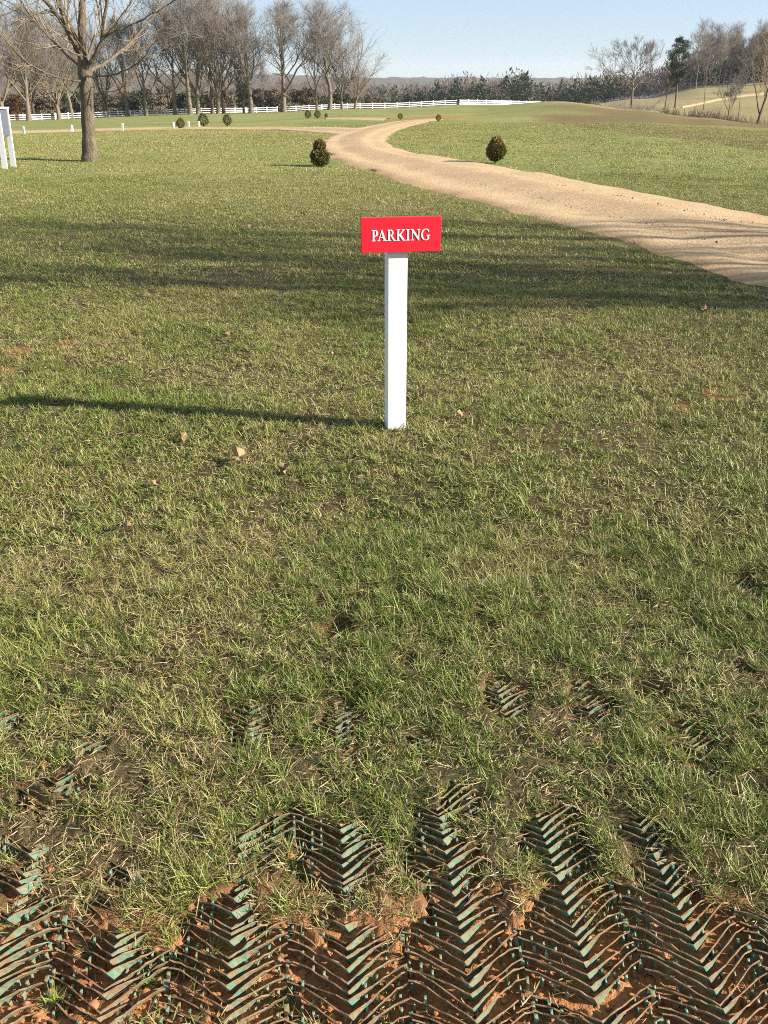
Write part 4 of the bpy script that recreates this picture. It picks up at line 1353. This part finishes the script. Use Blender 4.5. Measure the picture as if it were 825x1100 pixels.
def bush_meshes(seed, h, w, n, c0, c1, leafs, conical=.5):
    rng = np.random.default_rng(seed)
    # several leafy clumps heaped into an uneven outline
    k = 26
    cz = rng.uniform(.05, 1, k); cr = (1 - conical * cz) * np.sqrt(rng.uniform(0, 1, k)) * w * .42; ca = rng.uniform(0, 6.28, k)
    C = np.column_stack([cr * np.cos(ca), cr * np.sin(ca), cz * h * .9])
    S_ = rng.uniform(.10, .2, k) * h
    id_ = rng.integers(0, k, n)
    u, rad = egg(n, rng, .3)
    c = C[id_] + u * rad[:, None] * S_[id_][:, None] * np.array([1.2, 1.2, .9])
    c[:, 2] = np.maximum(c[:, 2], .02)
    f = np.clip(rng.random(k)[id_] + rng.normal(0, .2, n), 0, 1)[:, None]
    tint = np.array(c0) * (1 - f) + np.array(c1) * f
    wd = Wood(); wd.tube([(0, 0, -.2), (0, 0, h * .8)], [h * .025, h * .008], 6)
    return wd.mesh('trunk'), leaf_cloud('crown', c, u * .5 + np.array([0, 0, .3]), leafs * rng.uniform(.6, 1.3, n), tint, rng, .6)


EV = [bush_meshes(300 + i, 5, 4.2, 2600, (.050, .060, .030), (.105, .108, .055), .42, cn) for i, cn in enumerate((.5, .75, .3))]
BR = [bush_meshes(310 + i, 4, 4.2, 2200, (.120, .092, .060), (.190, .145, .090), .40, .35) for i in range(2)]
EVG, EVL = 'dark evergreens under the wood behind the fence', 'dark evergreen bush under the bare wood behind the fence'
BRG, BRL = 'brown thicket bushes under the wood behind the fence', 'brown thicket bush under the bare wood behind the fence'
for i in range(64):
    u = -120 + i * 8.3 + rng.uniform(-4, 4)
    r = rng.uniform(214, 262)
    x, y, z = put(u, r)
    s = rng.uniform(.7, 1.25) * (1 if u < 330 else .75)
    sc = (s * rng.uniform(1, 1.5), s * rng.uniform(1, 1.5), s)
    ev = rng.random() < .25
    fam = EV if ev else BR
    k = i % len(fam); key = ('e' if ev else 'b', k)
    if key not in roots:
        roots[key] = tree_root('evergreen_bush' if ev else 'thicket_bush', fam[k], (M['bark'], M['leaf']), EVL if ev else BRL, (x, y, z), rng.uniform(0, 6), sc, EVG if ev else BRG, 'bush')
    else:
        copy_thing(roots[key], (x, y, z), rng.uniform(0, 6), sc, EVL if ev else BRL, EVG if ev else BRG)
tree_root('rusty_bush', bush_meshes(320, 3.8, 2.6, 2600, (.30, .125, .035), (.17, .085, .035), .26, .5), (M['bark'], M['leaf']),
          'rust-orange leafy bush by the fence just above the white stand', put(13, 186), 0, 1, None, 'bush')
tree_root('evergreen_bush', bush_meshes(321, 1.7, 1.0, 900, (.030, .055, .018), (.06, .085, .03), .16, .3), (M['bark'], M['leaf']),
          'small green bush standing between two trunks left of the near maple', put(65, 190), 0, 1, None, 'bush')
tree_root('brown_cedar', bush_meshes(322, 1.7, .5, 900, (.085, .060, .030), (.05, .05, .025), .12, .2), (M['bark'], M['leaf']),
          'narrow brown cedar standing where the two white fences meet', put(492.5, 200), 0, 1, None, 'bush')


# the dark pine at the right
def pine():
    rng = np.random.default_rng(91)
    H = 8.7
    wd = Wood(); tp = branch_line((0, 0, -.2), (0, 0, 1), H, 9, .025, .05, rng)
    wd.tube(tp, np.linspace(.17, .03, 10), 8)
    C, S_ = [], []
    for z, reach in ((2.7, 1.1), (3.2, 1.5), (3.7, .9), (4.4, 1.3), (4.9, 1.5), (5.3, 1.0), (5.7, 1.7), (6.1, 1.4), (6.5, 1.8), (6.9, 1.3), (7.2, 1.6), (7.6, 1.2), (7.9, 1.1), (8.2, .7), (8.5, .35), (4.1, 1.2), (5.0, 1.4), (6.7, 1.6)):
        for q in range(3):
            a = rng.uniform(0, 6.28); L = reach * rng.uniform(.7, 1.1)
            i = min(int((z + .2) / H * 9), 8)
            p0 = np.array([tp[i][0], tp[i][1], z]); bp = branch_line(p0, (math.cos(a), math.sin(a), .25), L, 5, .12, .06, rng)
            wd.tube(bp, np.linspace(.035, .012, 6), 4)
            for t in (3, 4, 5):
                C.append(bp[t] + rng.normal(0, .08, 3)); S_.append(rng.uniform(.28, .50))
    C, S_ = np.array(C), np.array(S_)
    n = 15000; id_ = rng.integers(0, len(C), n)
    u, rad = egg(n, rng, .2)
    c = C[id_] + u * rad[:, None] * S_[id_][:, None] * np.array([1.1, 1.1, .62])
    f = rng.random((n, 1))
    tint = np.array([.022, .040, .016]) * (1 - f) + np.array([.055, .078, .030]) * f
    return wd.mesh('trunk'), leaf_cloud('crown', c, u * .6 + np.array([0, 0, .4]), rng.uniform(.10, .2, n), tint, rng, .35)


tree_root('pine_tree', pine(), (M['bark'], M['leaf']), 'tall dark green pine with bare lower trunk on the far slope', put(727, 150), .3, 1.0)


# ------------------------------------------------------------------ far-off woods, as one mass each
def far_mass(name, n, urange, rrange, hrange, c0, c1, ev, label, seed, per=150):
    rng = np.random.default_rng(seed)
    V, T, Nn, SZ = [], [], [], []
    for i in range(n):
        u = rng.uniform(*urange); r = rng.uniform(*rrange)
        x, y, z = put(u, r)
        h = rng.uniform(*hrange) * ((1.45 if ev else 1.15) if abs(u - 553) < 12 else 1) * (.82 if u < 470 else 1)
        uu, rad = egg(per, rng, .25)
        w = h * (rng.uniform(.32, .5) if not ev else rng.uniform(.28, .42))
        zc = (uu[:, 2] * rad + 1) / 2
        tap = (1 - .55 * zc) if ev else 1.0
        lump = 1 + (rng.normal(0, .18, per))
        c = np.column_stack([x + uu[:, 0] * rad * w * tap * lump, y + uu[:, 1] * rad * w * tap * lump, z + h * (.06 + .94 * zc * np.clip(lump, .7, 1.15))])
        V.append(c); Nn.append(uu * .4 + np.array([0, 0, .8 if not ev else .2]))
        f = np.clip(rng.uniform(0, 1) + rng.normal(0, .18, per), 0, 1)[:, None]
        T.append(np.array(c0) * (1 - f) + np.array(c1) * f)
        SZ.append(h * rng.uniform(.10, .24, per))
    me = leaf_cloud(name, np.concatenate(V), np.concatenate(Nn), np.concatenate(SZ), np.concatenate(T), rng, .16 if not ev else .5)
    o = tag(obj(name, me, M['leaf']), label, None, kind='stuff')
    return o


far_mass('far_woods', 460, (370, 760), (400, 600), (6.5, 11.5), (.125, .096, .078), (.19, .15, .125), False, 'far brown bare woods along the valley', 401, 170)
far_mass('far_evergreen_woods', 120, (385, 662), (380, 480), (4.5, 9.5), (.045, .056, .032), (.085, .092, .050), True, 'far dark evergreens in front of the bare woods', 402, 150)
far_mass('far_woods', 260, (-150, 420), (340, 520), (7, 11), (.12, .092, .075), (.18, .14, .115), False, 'far brown woods behind the fence row', 403, 150)
far_mass('far_woods', 240, (700, 930), (330, 520), (6, 11), (.125, .098, .082), (.19, .15, .125), False, 'far brown woods on top of the right-hand slope', 404, 150)
far_mass('far_evergreen_woods', 16, (740, 860), (310, 380), (4, 8), (.03, .042, .022), (.06, .07, .035), True, 'a few evergreens among the woods on the right-hand slope', 405, 150)


# brambles in the dip, brush round the spreading tree
def brush(name, boxes, n, hmax, tr, mat, label, seed):
    rng = np.random.default_rng(seed); wd = Wood()
    for (u0, u1, r0, r1, h) in boxes:
        k = n
        u = rng.uniform(u0, u1, k); r = rng.uniform(r0, r1, k)
        a = np.arctan((u - 412.5) / F / 1.09)
        x, y = r * np.sin(a), r * np.cos(a)
        p = np.column_stack([x, y, land(x, y) - .05])
        d = np.column_stack([rng.normal(0, .5, k), rng.normal(0, .5, k), np.abs(rng.normal(.7, .35, k))]); d /= np.linalg.norm(d, axis=1, keepdims=True)
        wd.spikes(p, d, h * rng.uniform(.4, 1.1, k), np.full(k, tr), rng)
    return tag(obj(name, wd.mesh(name), mat), label, None, kind='stuff')


M['bramble'] = noisy('bramble_stem', (.085, .060, .050), (.05, .04, .035), 2, .9)
brush('brambles', [(715, 930, 90, 110, 1.1), (742, 930, 90, 111, 1.55)], 3200, 1, .022, M['bramble'], 'dark leafless brambles along the dip', 501)
brush('dry_brush', [(636, 720, 118, 136, .9), (655, 705, 124, 134, 1.2)], 420, 1, .012, M['twig'], 'dry brown brush round the foot of the spreading tree', 502)
FB = [(648, 128, 2.6, 2.7, .25, 'long fallen branch in the brush, leftmost under the spreading tree'), (664, 127, 2.0, .5, .35, 'fallen branch leaning up to the left of the spreading tree foot'),
      (697, 127, 2.4, .35, .45, 'fallen branch slanting up just right of the spreading tree'), (708, 129, 2.8, .5, .38, 'fallen branch slanting up between spreading tree and pine'),
      (722, 133, 1.6, 3.0, .08, 'short dark log lying in the grass below the pine')]
for (u, r, L, az, el, lab) in FB:
    rg = np.random.default_rng(int(u)); wd = Wood()
    lp = branch_line((0, 0, .02), (math.cos(az) * math.cos(el), math.sin(az) * math.cos(el), math.sin(el)), L, 6, .06, 0, rg)
    wd.tube(lp, np.linspace(.07, .02, 7), 6)
    for q in range(6):
        i = rg.integers(2, 6); wd.tube(branch_line(lp[i], side_dir(lp[i] - lp[i - 1], .7, rg), L * .3, 3, .1, .05, rg), np.linspace(.025, .008, 4), 4)
    tag(obj('fallen_branch', wd.mesh('fallen_branch'), M['bark'], None, put(u, r)), lab, 'branch', 'fallen branches near the spreading tree')


# ------------------------------------------------------------------ white board fences
def fence(label, pts, spacing, h=.98, rails=3, rail_h=.125, group='white board fences'):
    p = smooth_line(pts, 300) if len(pts) > 2 else np.array([np.array(pts[0]) * (1 - t) + np.array(pts[1]) * t for t in np.linspace(0, 1, 300)])
    d = np.concatenate([[0], np.cumsum(np.linalg.norm(np.diff(p, axis=0), axis=1))])
    n = max(2, int(d[-1] / spacing) + 1)
    s = np.linspace(0, d[-1], n)
    q = np.column_stack([np.interp(s, d, p[:, 0]), np.interp(s, d, p[:, 1])])
    z = land(q[:, 0], q[:, 1])
    root = empty('board_fence', label, 'fence', (q[0, 0], q[0, 1], float(z[0])), 0, group)
    o = np.array([q[0, 0], q[0, 1], z[0]])
    pm = MB(); pm.box(-.075, .075, -.075, .075, -.3, h + .08); pme = pm.mesh('post', .01)
    for i in range(n):
        e = obj('post', pme, M['fence_white'], root, tuple(np.array([q[i, 0], q[i, 1], z[i]]) - o))
        t = q[min(i + 1, n - 1)] - q[max(i - 1, 0)]
        e.rotation_euler = (0, 0, math.atan2(t[1], t[0]))
    for k in range(rails):
        mb = MB(); hh_ = h * (k + .62) / rails
        for i in range(n - 1):
            a = np.array([q[i, 0], q[i, 1], z[i] + hh_]) - o; b = np.array([q[i + 1, 0], q[i + 1, 1], z[i + 1] + hh_]) - o
            t = unit(b - a); nrm = np.array([t[1], -t[0], 0]) * .09
            mb.bar(a + nrm, b + nrm, .03, rail_h)
        obj('rail', mb.mesh('rail'), M['fence_white'], root)
    return root


fence('white board fence behind the left trees, running up to the gap by a thick trunk', [by(-60, 168), by(20, 177), by(150, 190), by(297, 206)], 2.5)
fence('white board fence from the thick trunk to the brown cedar, its rails greyer', [by(303, 191), by(380, 195), by(440, 199), by(491, 203)], 2.5, .95)
fence('bright white board fence right of the brown cedar, sinking behind the grassy rise', [by(494, 203), by(530, 207), by(565, 212), by(600, 220)], 2.0, 1.0, 3, .21)

# white marker posts on the lawn
MK = [(26, 143.5, 8, 'white lawn marker post furthest left, on the edge of the tan side path'), (78, 142, 8.5, 'white lawn marker post just left of the near maple trunk'),
      (132, 140.5, 9, 'white lawn marker post alone right of the near maple'), (186.5, 138.5, 8, 'greyish lawn marker post on the left of the tilted shrub'),
      (203, 137.5, 8, 'white lawn marker post on the right of the tilted shrub'), (214.5, 136.5, 7, 'pale lawn marker post half hidden by the round dark shrub')]
for (u, v, hp, lab) in MK:
    x, y = at(u, v); r = math.hypot(x, y)
    h = hp * .92 * r / 1215
    mb = MB(); mb.box(-.037, .037, -.037, .037, -.1, h - .02)
    mb.add([(-.037, -.037, h - .02), (.037, -.037, h - .02), (.037, .037, h - .02), (-.037, .037, h - .02), (0, 0, h + .008)], [(0, 1, 4), (1, 2, 4), (2, 3, 4), (3, 0, 4)])
    o = obj('marker_post', mb.mesh('marker_post'), M['white'], None, (x, y, float(gz(x, y))))
    o.rotation_euler = (0, R(RNG.uniform(-3, 3)), R(RNG.uniform(-20, 20)))
    tag(o, lab, 'post', 'white marker posts on the lawn')


# ------------------------------------------------------------------ the air: a thin even haze
hz = MB(); hz.box(-4700, 4700, -4700, 4700, -75, 45)
m = bpy.data.materials.new('haze'); m.use_nodes = True; nt = m.node_tree
for n_ in list(nt.nodes): nt.nodes.remove(n_)
o_ = nt.nodes.new('ShaderNodeOutputMaterial'); pv = nt.nodes.new('ShaderNodeVolumePrincipled')
pv.inputs['Color'].default_value = (.86, .92, 1, 1); pv.inputs['Density'].default_value = .00010; pv.inputs['Anisotropy'].default_value = .2
nt.links.new(pv.outputs[0], o_.inputs['Volume'])
tag(obj('haze', hz.mesh('haze'), m), 'thin pale haze over the fields', None, kind='stuff')

# ------------------------------------------------------------------ light
w = bpy.data.worlds.new('World'); SC.world = w; w.use_nodes = True
nt = w.node_tree
bg = nt.nodes['Background']
sky = nt.nodes.new('ShaderNodeTexSky'); sky.sky_type = 'NISHITA'; sky.sun_disc = False
SUN_EL = R(25.0)
sun_dir = Vector((.978, -.208, 0)).normalized() * math.cos(SUN_EL) + Vector((0, 0, math.sin(SUN_EL)))
sky.sun_elevation = SUN_EL
sky.sun_rotation = math.atan2(sun_dir.x, sun_dir.y)
sky.air_density = .75; sky.dust_density = 0.0; sky.ozone_density = 4.0
tn = nt.nodes.new('ShaderNodeMix'); tn.data_type = 'RGBA'; tn.blend_type = 'MULTIPLY'; tn.inputs[0].default_value = 1
tn.inputs[7].default_value = (1.0, .965, 1.02, 1)
nt.links.new(sky.outputs[0], tn.inputs[6]); pm = nt.nodes.new('ShaderNodeMix'); pm.data_type = 'RGBA'; pm.inputs[0].default_value = .62
nt.links.new(tn.outputs[2], pm.inputs[6]); pm.inputs[7].default_value = (3.6, 4.35, 4.9, 1)
nt.links.new(pm.outputs[2], bg.inputs[0]); bg.inputs[1].default_value = .066
sl = bpy.data.lights.new('sun', 'SUN'); sl.energy = 5.0; sl.angle = R(.53); sl.color = (1, .93, .80)
so = bpy.data.objects.new('sun', sl); COL.objects.link(so)
so.rotation_euler = (-sun_dir).to_track_quat('-Z', 'Y').to_euler()
so.location = (30, -10, 30)

SC.render.engine = 'CYCLES'
SC.cycles.max_bounces = 6; SC.cycles.diffuse_bounces = 3; SC.cycles.transmission_bounces = 3; SC.cycles.glossy_bounces = 2
SC.cycles.use_denoising = False; SC.cycles.filter_width = 1.0
SC.view_settings.view_transform = 'Standard'; SC.view_settings.look = 'None'
SC.view_settings.exposure = 1.36; SC.view_settings.gamma = 1
SC.view_settings.use_curve_mapping = False
